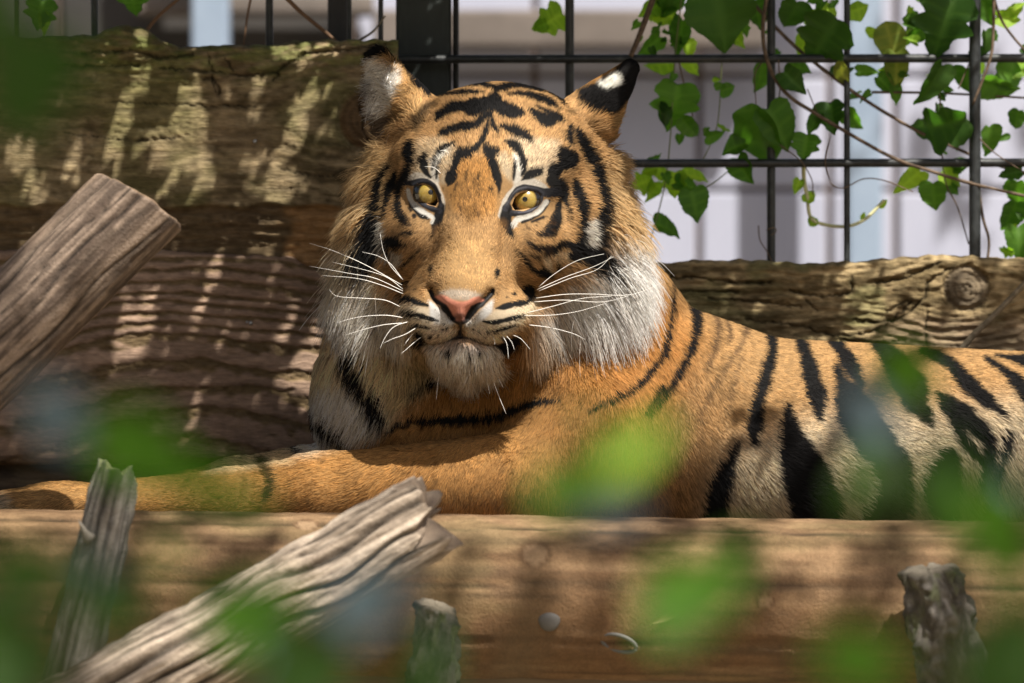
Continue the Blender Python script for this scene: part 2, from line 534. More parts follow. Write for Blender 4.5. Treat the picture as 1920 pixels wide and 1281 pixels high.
# posts that carry the boards and the fence
post_m = col_mat('painted_post', 0.6, 120, 0.2, 0.002, (1, 1, .3), 0.4)
def post(name, u0, u1, y, dep, tint, label, cat='post', v0=-700, group=None, ybot=None):
    a = P(u0, v0, y); b = P(u1, 640, y)
    me = box_mesh(name, a.x, b.x, y * S, (y + dep) * S, -0.05, a.z, 0.004)
    vattr(me, 'tint', np.tile(np.array(tint, np.float32), (len(me.vertices), 1)), 'FLOAT_COLOR')
    o = link(name, me, post_m, smooth=False)
    tag(o, label, cat, group)
    return o
post('fence_post', 742, 846, 640, 70, (0.040, 0.048, 0.046), 'wide dark grey green steel post behind the head of the tiger')
post('edge_post', 849, 860, 632, 80, (0.012, 0.012, 0.012), 'narrow black steel strip beside the wide grey post')
post('fence_post', 614, 652, 660, 60, (0.055, 0.055, 0.06), 'slim dark steel post above the mossy board')

# ---- welded mesh fence
fence = empty('mesh_fence', P(960, 640, 610) * 1.0)
tag(fence, 'dark steel mesh fence of round rods standing behind the boards', 'fence')
rod_m = NT('rod_steel')
rn = rod_m.noise(rod_m.coord(), 90, 5, 0.65)
rod_m.base(rod_m.ramp(rn, [(0.35, (0.010, 0.012, 0.013)), (0.62, (0.026, 0.030, 0.032)), (0.8, (0.08, 0.08, 0.075))]), 0.45, rod_m.bump(rn, 0.3, 0.002), 0.5)
def rod(name, a, b, r, n=24):
    A_ = np.array(a); B_ = np.array(b)
    t = np.linspace(0, 1, n)[:, None]
    link(name, tube_mesh(name, A_ + (B_ - A_) * t, r * S, 12), rod_m.m, fence)
for v_ in (-86, 112, 308):
    rod('horizontal_rod', P(-700, v_ + 2, 600), P(2600, v_ - 4, 600), 8.6)
for u_, r_, y_ in ((30, 5, 610), (177, 7, 612), (505, 7.5, 612), (655, 4.5, 600), (714, 5, 612), (1068, 9, 588 + 26), (1446, 8.6, 590 + 22), (1588, 6.5, 588 + 24), (1828, 11.5, 580), (2060, 8.5, 612), (2280, 8.5, 612), (-150, 7, 612), (-330, 7, 612)):
    rod('vertical_rod', P(u_, -700, y_), P(u_, 1500, y_), r_)

# ---- pale shed far behind the fence
YW = 4600
shed = empty('shed', P(960, 640, YW + 60))
shed.location.z = 0
tag(shed, 'pale panelled shed wall with brown joints far behind the mesh fence', 'shed')
pm = NT('wall_panel')
pn = pm.noise(pm.mapping(pm.coord(), (1, 1, .4)), 5, 5, 0.6)
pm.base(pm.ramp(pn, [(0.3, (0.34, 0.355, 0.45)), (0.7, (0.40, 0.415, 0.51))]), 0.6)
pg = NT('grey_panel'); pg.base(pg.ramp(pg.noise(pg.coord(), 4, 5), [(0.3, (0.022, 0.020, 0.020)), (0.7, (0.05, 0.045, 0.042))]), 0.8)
jm = NT('wall_frame'); jm.base((0.13, 0.095, 0.08), 0.8)
bl = NT('blue_post'); bl.base(bl.ramp(bl.noise(bl.coord(), 6, 4), [(0.3, (0.19, 0.25, 0.34)), (0.7, (0.27, 0.34, 0.44))]), 0.7)
def wbox(name, u0, u1, v0, v1, y, dep, mat, parent, bev=0.0):
    a = P(u0, v1, y); b = P(u1, v0, y)
    link(name, box_mesh(name, a.x, b.x, y * S, (y + dep) * S, a.z, b.z, bev), mat, parent, smooth=False)
wbox('wall_frame', -1300, 3600, -560, 1680, YW + 20, 60, jm.m, shed)
cols = [-1290, -1010, -730, -450, -170, 110, 390, 665, 1003, 1311, 1556, 1680, 1960, 2240, 2520, 2800, 3080, 3360, 3590]
rows = [-550, -310, -90, 142, 356, 600, 850, 1100, 1380, 1670]
for i in range(len(cols) - 1):
    for j in range(len(rows) - 1):
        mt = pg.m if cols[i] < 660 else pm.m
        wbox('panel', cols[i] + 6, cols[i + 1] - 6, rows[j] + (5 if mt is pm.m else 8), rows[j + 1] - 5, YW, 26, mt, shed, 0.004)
def far_post(u0, u1, y, mat, label, name='shed_post', v0=-560):
    a = P(u0, v0, y); b = P(u1, 600, y)
    o = link(name, box_mesh(name, a.x, b.x, y * S, y * S + 0.08, -0.05, a.z, 0.006), mat, smooth=False)
    tag(o, label, 'post')
far_post(1588, 1655, YW - 420, bl.m, 'blurred blue grey post in front of the pale panels, seen past the vine')
far_post(358, 428, YW - 420, bl.m, 'blurred blue grey post in front of the dark wall panels')
be = NT('beam_wood'); be.base(be.ramp(be.noise(be.coord(), 8, 4), [(0.3, (0.09, 0.075, 0.065)), (0.7, (0.16, 0.135, 0.12))]), 0.8)
a = P(700, 88, YW - 200); b = P(1440, 18, YW - 200)
o = link('beam', box_mesh('beam', a.x, b.x, a.y, a.y + 0.10, a.z, b.z, 0.006), be.m, smooth=False)
tag(o, 'brown grey timber beam across the pale shed wall above the tiger', 'beam')
a = P(250, 26, YW - 200); b = P(700, -10, YW - 200)
o = link('beam', box_mesh('beam', a.x, b.x, a.y, a.y + 0.10, a.z, b.z, 0.006), be.m, smooth=False)
tag(o, 'dark timber beam over the grey wall panels above the mossy board', 'beam')
# ================================================================== TIGER
# ---- 1. the coat: colours painted in the photograph's pixel frame, then kept on the body as attributes
CU0, CV0, CW, CH = -100, 40, 2200, 990
coat = np.zeros((CH, CW, 3), np.float32)
bare = np.zeros((CH, CW), np.float32)       # 1 where no fur grows
CROP = {'F': (0, 0, 1.0), 'A': (580, 70, 2.8235), 'B': (580, 400, 2.8235), 'C': (680, 280, 4.571), 'D': (680, 80, 3.6226),
        'E': (720, 480, 5.3333), 'G': (1180, 480, 2.562), 'L': (730, 310, 10.67), 'R': (920, 320, 10.67)}
BLACK = (0.007, 0.0065, 0.0065); WHITE = (0.68, 0.63, 0.55); CREAM = (0.56, 0.44, 0.29)
def full(crop, pts):
    x0, y0, k = CROP[crop]
    r = []
    for p in pts:
        q = [x0 + p[0] / k, y0 + p[1] / k]
        if len(p) > 2: q.append(p[2] / k)
        r.append(q)
    return r
def blur(a, r):
    r = int(r)
    if r < 1: return a
    for ax in (0, 1):
        for _ in range(2):
            pad = [(0, 0)] * a.ndim; pad[ax] = (r + 1, r)
            c = np.cumsum(np.pad(a, pad, mode='edge'), axis=ax)
            n = a.shape[ax]
            a = (np.take(c, np.arange(2 * r + 1, 2 * r + 1 + n), axis=ax) - np.take(c, np.arange(0, n), axis=ax)) / (2 * r + 1)
    return a
def put(mask, x0, y0, col, target=None):
    h, w_ = mask.shape
    if target is None:
        s = coat[y0:y0 + h, x0:x0 + w_]
        s += (np.asarray(col, np.float32) - s) * mask[..., None]
    else:
        s = target[y0:y0 + h, x0:x0 + w_]
        np.maximum(s, mask, out=s)
def poly(crop, pts, col, feather=6, a=1.0, target=None):
    p = np.array(full(crop, pts))[:, :2] - (CU0, CV0)
    m = int(feather * 2 + 3)
    x0, y0 = np.maximum(np.floor(p.min(0)).astype(int) - m, 0)
    x1 = min(int(p[:, 0].max()) + m, CW); y1 = min(int(p[:, 1].max()) + m, CH)
    yy, xx = np.mgrid[y0:y1, x0:x1].astype(np.float32)
    ins = np.zeros(xx.shape, bool)
    for i in range(len(p)):
        ax, ay = p[i]; bx, by = p[(i + 1) % len(p)]
        if ay == by: continue
        c = ((ay > yy) != (by > yy)) & (xx < (bx - ax) * (yy - ay) / (by - ay) + ax)
        ins ^= c
    mk = blur(ins.astype(np.float32), max(1, feather / 2)) * a
    put(mk, x0, y0, col, target)
def stroke(crop, pts, col=BLACK, soft=1.6, a=1.0, target=None, rough=0.25):
    p = np.array([q if len(q) > 2 else q + [6] for q in full(crop, pts)])
    p[:, 0] -= CU0; p[:, 1] -= CV0
    if len(p) == 1: p = np.vstack([p, p + (0.5, 0.5, 0)])
    ln = np.linalg.norm(np.diff(p[:, :2], axis=0), axis=1).sum()
    q = spline(p, max(6, int(ln / 1.5)))
    q[:, 2] = np.maximum(q[:, 2] * 1.13, 1.4) * (1 + rough * noise(q[:, 0] * .11, q[:, 1] * .11, seed=3)) * 0.5
    m = q[:, 2].max() + soft * 2 + 2
    x0, y0 = np.maximum(np.floor(q[:, :2].min(0) - m).astype(int), 0)
    x1 = min(int(q[:, 0].max() + m), CW); y1 = min(int(q[:, 1].max() + m), CH)
    if x1 <= x0 or y1 <= y0: return
    mk = np.zeros((y1 - y0, x1 - x0), np.float32)
    for x, y, r in q:
        k = r + soft + 1
        xa, xb = max(int(x - k), x0), min(int(x + k) + 2, x1)
        ya, yb = max(int(y - k), y0), min(int(y + k) + 2, y1)
        if xb <= xa or yb <= ya: continue
        yy, xx = np.ogrid[ya:yb, xa:xb]
        d = np.sqrt((xx - x) ** 2 + (yy - y) ** 2)
        v = np.clip((r + soft - d) / (2 * soft), 0, 1)
        s = mk[ya - y0:yb - y0, xa - x0:xb - x0]
        np.maximum(s, v, out=s)
    put(mk * a, x0, y0, col, target)
def strokes(crop, lst, **kw):
    for s in lst: stroke(crop, s, **kw)

# base coat
coat[:] = (0.45, 0.235, 0.075)
poly('F', [(1180, 480), (2100, 560), (2100, 1030), (1150, 1030), (1240, 760)], (0.44, 0.265, 0.115), 60)
poly('F', [(1290, 1030), (1370, 840), (1480, 800), (1600, 770), (1760, 770), (2100, 735), (2100, 1030)], (0.66, 0.56, 0.40), 60)
poly('F', [(590, 560), (770, 610), (830, 690), (790, 720), (745, 775), (710, 812), (600, 850), (520, 850), (520, 790)], (0.78, 0.63, 0.42), 24)
poly('F', [(575, 730), (650, 690), (700, 740), (735, 760), (715, 805), (600, 842), (540, 845), (530, 800)], (0.88, 0.83, 0.73), 22)
poly('F', [(590, 470), (740, 480), (760, 600), (600, 640)], (0.50, 0.37, 0.20), 24)
poly('F', [(745, 690), (800, 660), (860, 690), (830, 705), (750, 760), (725, 780)], (0.66, 0.52, 0.30), 14)
poly('F', [(-60, 1000), (-60, 930), (60, 905), (170, 905), (170, 1000)], (0.50, 0.29, 0.11), 30)
poly('F', [(-60, 1000), (-60, 935), (20, 925), (40, 1000)], (0.60, 0.48, 0.33), 16)
poly('F', [(380, 890), (430, 845), (560, 835), (560, 868), (480, 880)], (0.62, 0.47, 0.27), 10)
poly('F', [(1040, 640), (1260, 540), (1330, 640), (1240, 780), (1060, 760)], (0.43, 0.21, 0.065), 50)
# neck, chest, arm
for q in range(26):      # faint dark ticking on the foreleg
    x = rnd.uniform(540, 1050); y = rnd.uniform(850, 950)
    stroke('F', [(x, y, 5), (x - 12, y + 9, 3)], (0.20, 0.09, 0.025), 3.5, 0.5)
stroke('F', [(455, 888, 8), (462, 905, 10), (458, 925, 6)], (0.16, 0.07, 0.02), 4, 0.6)
strokes('B', [
 [(130, 490, 34), (170, 600, 64), (220, 730, 74), (290, 870, 74), (350, 1000, 64), (385, 1085, 44)],
 [(25, 950, 20), (45, 1040, 40), (90, 1095, 44), (150, 1150, 44), (212, 1215, 36)],
 [(540, 930, 14), (640, 870, 38), (740, 850, 26)],
 [(1060, 820, 26), (1180, 808, 28), (1270, 795, 20)],
 [(410, 1138, 18), (500, 1105, 34), (620, 1078, 46), (760, 1085, 54), (900, 1070, 54), (1050, 1040, 50), (1200, 995, 40), (1330, 972, 20)],
 [(1890, 300, 10), (1905, 440, 20), (1895, 560, 26), (1850, 740, 34), (1750, 880, 34), (1620, 960, 28), (1480, 1040, 16)],
], soft=2.0)
stroke('B', [(470, 950, 16), (520, 900, 24), (580, 855, 12)], (0.2, 0.18, 0.16), 3, 0.7)
stroke('B', [(380, 640, 18), (420, 740, 40), (410, 800, 20)], (0.25, 0.19, 0.11), 6, 0.6)
stroke('F', [(543, 812, 8), (555, 832, 12), (570, 845, 10)], soft=1.5)
stroke('F', [(497, 866, 14), (510, 888, 16), (512, 915, 17), (500, 937, 8)], (0.04, 0.02, 0.012), 2.5, 0.9)
strokes('G', [
 [(250, 170, 22), (300, 240, 38), (315, 330, 38), (290, 440, 38), (230, 550, 38), (170, 650, 32), (90, 750, 20)],
 [(150, 620, 26), (60, 750, 16)],
 [(660, 350, 50), (680, 440, 48), (650, 570, 54), (610, 700, 58), (590, 800, 66), (590, 890, 40)],
 [(785, 365, 46), (840, 470, 58), (870, 590, 72), (895, 690, 70), (900, 772, 36)],
 [(955, 385, 46), (1020, 470, 66), (1060, 540, 70), (1100, 615, 40)],
 [(985, 525, 24), (1015, 610, 66), (1070, 740, 150), (1135, 850, 165), (1220, 960, 155), (1255, 1080, 140), (1230, 1230, 150), (1160, 1290, 140)],
 [(750, 710, 20), (760, 820, 76), (785, 920, 124), (825, 1050, 180), (870, 1180, 190), (890, 1290, 170)],
 [(510, 890, 26), (470, 980, 48), (425, 1080, 88), (405, 1180, 106), (390, 1290, 110)],
 [(1175, 415, 54), (1250, 490, 86), (1300, 570, 110), (1340, 660, 100), (1380, 720, 80), (1435, 800, 30)],
 [(1290, 560, 60), (1380, 600, 60), (1400, 650, 50)],
 [(1395, 455, 36), (1520, 510, 58), (1600, 600, 76), (1690, 680, 66), (1785, 755, 30)],
 [(1465, 655, 24), (1540, 730, 84), (1640, 800, 84), (1705, 870, 60), (1712, 960, 56), (1680, 1110, 30)],
 [(1540, 780, 40), (1600, 880, 50), (1680, 960, 40)],
 [(1530, 930, 40), (1500, 1050, 140), (1480, 1150, 134), (1530, 1210, 90)],
 [(1695, 490, 26), (1800, 560, 46), (1880, 640, 66), (1960, 740, 60)],
 [(1740, 478, 12), (1850, 495, 38), (1960, 530, 70)],
 [(1812, 845, 44), (1790, 940, 46), (1740, 1070, 56), (1725, 1270, 80)],
 [(2050, 560, 60), (2100, 760, 90), (2080, 980, 80)], [(2220, 520, 60), (2290, 760, 80), (2260, 1000, 80)],
], soft=2.6)
strokes('G', [
 [(385, 265, 14), (415, 340, 26), (405, 430, 26), (365, 540, 16)],
 [(440, 290, 16), (470, 360, 22), (465, 415, 12)],
 [(545, 310, 34), (545, 370, 26), (510, 450, 18), (430, 570, 16), (330, 760, 12)],
 [(530, 480, 10), (490, 620, 12), (460, 740, 8)],
], col=(0.07, 0.04, 0.025), soft=3, a=0.8)
coat_body = coat.copy()
# head base
poly('F', [(700, 240), (800, 160), (935, 135), (1080, 170), (1150, 260), (1160, 420), (1090, 540), (1000, 640), (760, 640), (700, 520), (680, 380)], (0.45, 0.268, 0.118), 20)
poly('F', [(640, 400), (690, 280), (715, 240), (740, 300), (715, 420), (700, 470)], (0.52, 0.35, 0.17), 20)
poly('F', [(600, 520), (620, 420), (660, 340), (712, 350), (708, 490), (730, 560)], (0.60, 0.42, 0.22), 24)
poly('F', [(590, 570), (610, 480), (660, 440), (705, 450), (705, 490), (730, 550), (775, 610), (775, 650), (600, 650)], (0.74, 0.63, 0.47), 26)
poly('F', [(620, 610), (650, 530), (700, 510), (740, 560), (765, 610), (740, 640), (640, 640)], (0.88, 0.83, 0.75), 22)
poly('F', [(1120, 440), (1130, 300), (1170, 260), (1220, 420), (1250, 480)], (0.56, 0.38, 0.19), 18)
poly('F', [(1130, 490), (1150, 430), (1200, 450), (1260, 490), (1250, 600), (1190, 690), (1060, 670), (1000, 640), (1005, 600), (1060, 540)], (0.90, 0.87, 0.82), 22)
poly('F', [(1000, 620), (1060, 600), (1090, 660), (1020, 690), (960, 680)], (0.42, 0.30, 0.19), 18)
# pale brows
poly('A', [(590, 540), (700, 545), (790, 590), (760, 650), (690, 720), (640, 750), (520, 750), (570, 640)], (0.56, 0.42, 0.26), 9)
poly('A', [(1040, 545), (1180, 545), (1320, 560), (1300, 640), (1265, 770), (1150, 780), (1105, 730), (1075, 610)], (0.58, 0.45, 0.30), 9)
poly('A', [(640, 660), (700, 600), (760, 590), (700, 660), (670, 740), (690, 820), (640, 760)], WHITE, 7)
poly('A', [(715, 660), (790, 650), (760, 720), (725, 790), (690, 770)], CREAM, 6)
poly('A', [(985, 640), (1040, 610), (1075, 680), (1070, 770), (1020, 720)], CREAM, 6)
poly('A', [(1080, 650), (1110, 640), (1125, 720), (1100, 790), (1080, 780)], WHITE, 5)
stroke('A', [(1080, 640, 26), (1115, 690, 26), (1105, 770, 26)], WHITE, 2)
stroke('A', [(690, 640, 24), (665, 690, 22), (675, 760, 20)], WHITE, 2)
# forehead warmth and muzzle tones
poly('A', [(740, 700), (830, 640), (960, 640), (1000, 760), (1000, 930), (900, 980), (760, 930), (720, 800)], (0.44, 0.225, 0.07), 12)
poly('F', [(838, 450), (905, 448), (928, 500), (915, 552), (840, 552), (818, 500)], (0.52, 0.32, 0.14), 24)
poly('E', [(520, 385), (560, 360), (680, 330), (830, 340), (960, 380), (1000, 400), (930, 420), (830, 445), (700, 440), (600, 395)], (0.56, 0.46, 0.36), 4)
poly('E', [(190, 440), (330, 500), (450, 520), (480, 640), (700, 690), (690, 850), (450, 880), (260, 700)], (0.80, 0.66, 0.48), 6)
poly('E', [(1530, 400), (1400, 480), (1100, 540), (990, 640), (800, 690), (820, 820), (1100, 880), (1330, 720), (1520, 520)], (0.79, 0.64, 0.45), 6)
poly('E', [(470, 690), (600, 680), (740, 720), (730, 800), (560, 870), (460, 860), (440, 780)], (0.74, 0.61, 0.50), 6)
poly('E', [(800, 690), (900, 680), (1010, 700), (1080, 800), (1080, 870), (930, 850), (800, 790)], (0.74, 0.61, 0.49), 6)
poly('E', [(452, 440), (520, 500), (600, 560), (660, 630), (720, 690), (640, 700), (520, 680), (455, 620)], (0.84, 0.82, 0.79), 5)
poly('E', [(1095, 430), (1040, 470), (950, 560), (880, 630), (800, 690), (880, 710), (1000, 640), (1080, 560)], (0.84, 0.82, 0.79), 5)
poly('E', [(420, 900), (600, 900), (760, 860), (950, 900), (1150, 910), (1230, 1000), (1180, 1180), (900, 1230), (560, 1190), (430, 1020)], (0.88, 0.80, 0.71), 6)
poly('E', [(620, 860), (760, 830), (930, 870), (960, 950), (800, 900), (640, 960)], (0.34, 0.29, 0.27), 8, 0.7)
# pale cheek marks
stroke('C', [(175, 600, 45), (168, 720, 55), (180, 820, 40), (235, 930, 30)], WHITE, 1.5)
poly('C', [(250, 850), (360, 880), (355, 960), (300, 1000), (255, 930)], WHITE, 4)
stroke('C', [(1560, 940, 60), (1575, 1040, 50)], CREAM, 2)
stroke('C', [(1660, 920, 90), (1760, 910, 80)], (0.55, 0.40, 0.24), 3)
stroke('A', [(1490, 980, 55), (1470, 1050, 72), (1460, 1115, 40)], WHITE, 2)
# eyelid whites
stroke('C', [(380, 265, 20), (450, 235, 70), (540, 240, 45), (610, 285, 45), (655, 365, 36), (690, 450, 34), (692, 515, 20)], (0.62, 0.55, 0.46), 1.4)
stroke('C', [(1185, 570, 40), (1230, 450, 55), (1290, 355, 50), (1360, 295, 55), (1450, 285, 65), (1540, 318, 45), (1590, 340, 15)], (0.62, 0.56, 0.48), 1.4)
# ---- black marks
strokes('D', [
 [(840, 250, 16), (960, 236, 40), (1080, 245, 22)],
 [(580, 312, 15), (690, 292, 34), (800, 290, 42), (890, 320, 42), (930, 330, 40)],
 [(930, 325, 40), (1050, 300, 42), (1200, 315, 46), (1290, 355, 46), (1340, 400, 30), (1365, 440, 12)],
 [(520, 365, 12), (620, 355, 32), (740, 348, 32), (830, 355, 15)],
 [(990, 365, 12), (1090, 360, 38), (1180, 385, 46), (1270, 425, 42), (1330, 465, 12)],
 [(915, 345, 18), (900, 390, 60), (885, 430, 90), (875, 480, 40), (850, 550, 20), (830, 620, 28), (800, 700, 22)],
 [(500, 545, 16), (545, 492, 52), (640, 448, 66), (740, 450, 84), (830, 432, 80), (890, 420, 80)],
 [(700, 480, 30), (760, 480, 70), (830, 465, 50)],
 [(890, 430, 90), (960, 468, 100), (1020, 488, 84), (1065, 492, 50)],
 [(1120, 460, 16), (1190, 512, 60), (1255, 545, 76), (1300, 520, 60), (1350, 540, 30)],
 [(1150, 435, 8), (1220, 468, 24), (1300, 500, 36)],
 [(525, 645, 24), (580, 615, 50), (680, 585, 54), (760, 578, 54), (810, 535, 54), (860, 490, 16)],
 [(878, 520, 16), (885, 580, 42), (920, 622, 24)],
 [(940, 585, 30), (1010, 605, 54), (1090, 640, 54), (1140, 682, 24)],
 [(850, 560, 14), (830, 640, 32), (790, 700, 30), (740, 750, 54), (670, 772, 54), (640, 800, 36)],
 [(835, 720, 36), (862, 755, 62), (900, 750, 44)],
 [(632, 695, 15), (560, 720, 28), (500, 780, 24), (470, 862, 18)],
 [(548, 800, 8), (510, 850, 18), (500, 920, 12)],
 [(660, 790, 30), (620, 860, 46), (590, 930, 54)],
 [(960, 690, 16), (1030, 712, 54), (1075, 780, 46), (1095, 860, 38), (1080, 902, 16)],
 [(1018, 800, 8), (1030, 850, 22), (1025, 930, 12)],
 [(345, 690, 50), (330, 765, 84), (340, 815, 46)],
 [(440, 760, 15), (415, 830, 52), (430, 880, 38), (460, 915, 16)],
 [(1080, 935, 8), (1130, 900, 46), (1200, 880, 52)],
 [(1330, 740, 40), (1362, 795, 124), (1390, 810, 84), (1300, 870, 74), (1288, 935, 70)],
 [(1395, 590, 44), (1388, 660, 54), (1400, 700, 34)],
 [(1180, 795, 18)],
])
stroke('D', [(510, 420, 24), (430, 460, 54), (385, 540, 50), (400, 620, 16)], soft=5, a=0.8)
stroke('D', [(1390, 470, 30), (1420, 480, 36)], soft=4, a=0.7)
strokes('C', [
 [(840, 30, 70), (790, 170, 54), (760, 250, 64), (730, 312, 16)],
 [(1075, 40, 84), (1110, 130, 66), (1150, 230, 70), (1170, 330, 36), (1165, 372, 8)],
 [(400, 150, 38), (370, 220, 54), (340, 290, 56)],
 [(230, 150, 24), (170, 250, 50), (150, 400, 60), (130, 550, 70), (108, 700, 90), (90, 850, 140), (80, 930, 150)],
 [(300, 190, 20), (268, 280, 56), (235, 380, 58), (215, 480, 42), (205, 590, 16)],
 [(400, 160, 20), (335, 270, 48), (305, 400, 44), (305, 510, 58), (350, 590, 72), (400, 652, 24)],
 [(390, 400, 18), (430, 480, 44), (510, 560, 54), (560, 592, 24)],
 [(410, 520, 24)], [(440, 570, 34)], [(395, 505, 18)],
 [(215, 780, 60), (270, 770, 94), (330, 800, 56), (400, 800, 16)],
 [(340, 708, 18), (400, 710, 38), (450, 716, 12)],
 [(215, 830, 46), (240, 890, 26)],
 [(520, 840, 12), (440, 910, 20), (380, 970, 40), (350, 1000, 26)],
 [(672, 490, 60), (645, 600, 84), (622, 680, 56), (600, 745, 22)],
 [(1240, 510, 74), (1225, 600, 84), (1245, 690, 66), (1282, 765, 24)],
 [(1640, 180, 66), (1630, 270, 76), (1690, 340, 100), (1730, 430, 46), (1760, 520, 26), (1758, 620, 14)],
 [(1370, 620, 34), (1450, 582, 46), (1540, 520, 44), (1600, 440, 22)],
 [(1450, 622, 16), (1550, 582, 22)],
 [(1685, 440, 26), (1672, 540, 66), (1640, 640, 84), (1580, 710, 74), (1500, 722, 30)],
 [(1800, 270, 36), (1822, 350, 84), (1860, 460, 76), (1870, 580, 66), (1860, 700, 56), (1840, 800, 84), (1820, 880, 104), (1780, 910, 56)],
 [(1400, 790, 16), (1480, 830, 44), (1560, 832, 54), (1640, 830, 46), (1720, 800, 56), (1800, 830, 76)],
 [(1560, 880, 44), (1640, 860, 40)],
 [(1420, 900, 24), (1490, 910, 26)],
 [(1300, 870, 12), (1380, 940, 30), (1420, 1010, 40), (1500, 1060, 54), (1560, 1092, 44)],
 [(1510, 970, 16), (1520, 1030, 44), (1570, 1080, 54)],
 [(1660, 985, 34), (1655, 1045, 24)],
 [(590, 1000, 28), (588, 1040, 32)], [(588, 1080, 14)],
 [(1152, 1050, 36), (1145, 1080, 26), (1140, 1110, 12)],
 [(1100, 355, 36)], [(1020, 350, 18)], [(1000, 210, 14), (985, 260, 20)], [(900, 180, 12), (880, 270, 18)], [(800, 300, 16), (790, 350, 12)],
])
for q in range(150):     # little dark flecks on the brow between the eyes
    x = rnd.gauss(925, 110); y = rnd.uniform(250, 600)
    stroke('C', [(x, y, rnd.uniform(6, 14)), (x + rnd.uniform(-6, 6), y + rnd.uniform(15, 45), 5)], (0.09, 0.045, 0.018), 1.2, 0.7)
for x0, x1, y0, y1, sx in ((330, 590, 520, 770, -1), (1370, 1650, 560, 780, 1), (300, 560, 800, 960, -1), (1380, 1600, 800, 960, 1)):
    for q in range(38):     # broken dark ticks under the eyes
        x = rnd.uniform(x0, x1); y = rnd.uniform(y0, y1)
        stroke('C', [(x, y, rnd.uniform(7, 15)), (x + sx * rnd.uniform(8, 26), y + rnd.uniform(4, 22), 5)], (0.06, 0.03, 0.014), 1.3, 0.75)
stroke('C', [(645, 690, 60), (622, 820, 44), (600, 960, 30)], (0.24, 0.12, 0.04), 7, 0.65)
stroke('C', [(1190, 640, 60), (1170, 800, 46), (1155, 980, 30)], (0.24, 0.12, 0.04), 7, 0.65)
stroke('C', [(930, 520, 60), (925, 620, 90)], (0.22, 0.11, 0.03), 8, 0.5)
strokes('A', [
 [(1400, 510, 24), (1440, 580, 54), (1500, 680, 50), (1530, 780, 50), (1540, 880, 50), (1530, 980, 50), (1530, 1080, 44)],
], soft=2.5)
strokes('B', [[(1440, 180, 54), (1500, 230, 110), (1570, 240, 50)]], soft=3)
strokes('B', [[(1545, 380, 14), (1575, 440, 26), (1590, 520, 12)]], col=(0.25, 0.22, 0.21), soft=2, a=0.8)
strokes('E', [
 [(225, 270, 54)], [(270, 295, 28)], [(330, 325, 20)], [(1430, 340, 100), (1445, 350, 100)], [(1295, 375, 34)], [(1225, 410, 16)],
 [(205, 360, 24), (260, 420, 62), (340, 465, 57), (435, 495, 30)],
 [(200, 490, 16), (260, 560, 38), (340, 590, 43), (430, 620, 43), (540, 650, 22)],
 [(280, 670, 16), (350, 700, 30), (460, 725, 22)],
 [(585, 735, 27)], [(630, 722, 27)], [(510, 742, 24)], [(600, 685, 19)], [(555, 780, 19)], [(480, 800, 35)],
 [(1470, 400, 40), (1410, 460, 43), (1300, 480, 54), (1200, 510, 49), (1120, 525, 16)],
 [(1390, 590, 22), (1280, 625, 43), (1180, 650, 43), (1080, 665, 38), (990, 655, 16)],
 [(1320, 690, 22), (1200, 730, 35), (1100, 750, 30), (1030, 760, 22)],
 [(890, 735, 22)], [(945, 750, 22)], [(900, 690, 12)], [(1000, 805, 16)], [(930, 790, 10)],
 [(600, 925, 28)], [(650, 935, 40), (655, 965, 26)], [(740, 880, 26)], [(840, 890, 26)], [(860, 965, 34)], [(935, 935, 40)], [(925, 1015, 32)], [(590, 995, 22)],
], soft=1.0)
strokes('E', [
 [(320, 770, 36), (380, 820, 84), (410, 860, 50)],
 [(1130, 885, 50), (1220, 885, 116), (1300, 850, 84)], [(1180, 830, 46)],
], soft=2)
stroke('E', [(1490, 230, 36)], (0.2, 0.1, 0.04), 1.5, 0.6)
# nose leather and nostrils
NOSE = [(505, 405), (560, 385), (620, 398), (680, 435), (760, 458), (830, 450), (900, 412), (950, 402), (1005, 440), (940, 470), (870, 500), (835, 560), (818, 620), (760, 655), (690, 632), (672, 560), (625, 490), (560, 450)]
strokes('E', [
 [(478, 310, 30), (480, 380, 44), (520, 440, 50), (580, 480, 56), (640, 550, 70), (680, 610, 60), (740, 660, 48), (765, 682, 44)],
 [(1090, 345, 36), (1050, 400, 54), (1000, 450, 58), (930, 500, 78), (870, 560, 78), (830, 620, 60), (770, 670, 48)],
], soft=1.0)
poly('E', NOSE, (0.56, 0.225, 0.155), 2)
poly('E', [(690, 600), (760, 560), (830, 600), (815, 640), (760, 670), (700, 640)], (0.10, 0.05, 0.04), 5, 0.8)
strokes('E', [[(560, 470, 24), (605, 515, 44), (650, 580, 52), (695, 632, 36)], [(960, 480, 30), (925, 510, 56), (872, 570, 62), (832, 625, 40)]], soft=1.2)
stroke('E', [(757, 520, 6), (760, 640, 12)], (0.18, 0.07, 0.05), 1.0)
strokes('E', [
 [(765, 680, 40), (765, 740, 24), (760, 790, 40)],
 [(760, 800, 36), (680, 830, 20), (600, 865, 14), (500, 880, 14), (440, 872, 16)],
 [(760, 800, 40), (850, 820, 24), (940, 860, 18), (1040, 885, 16), (1130, 890, 34)],
], soft=1.0, col=(0.03, 0.024, 0.022))
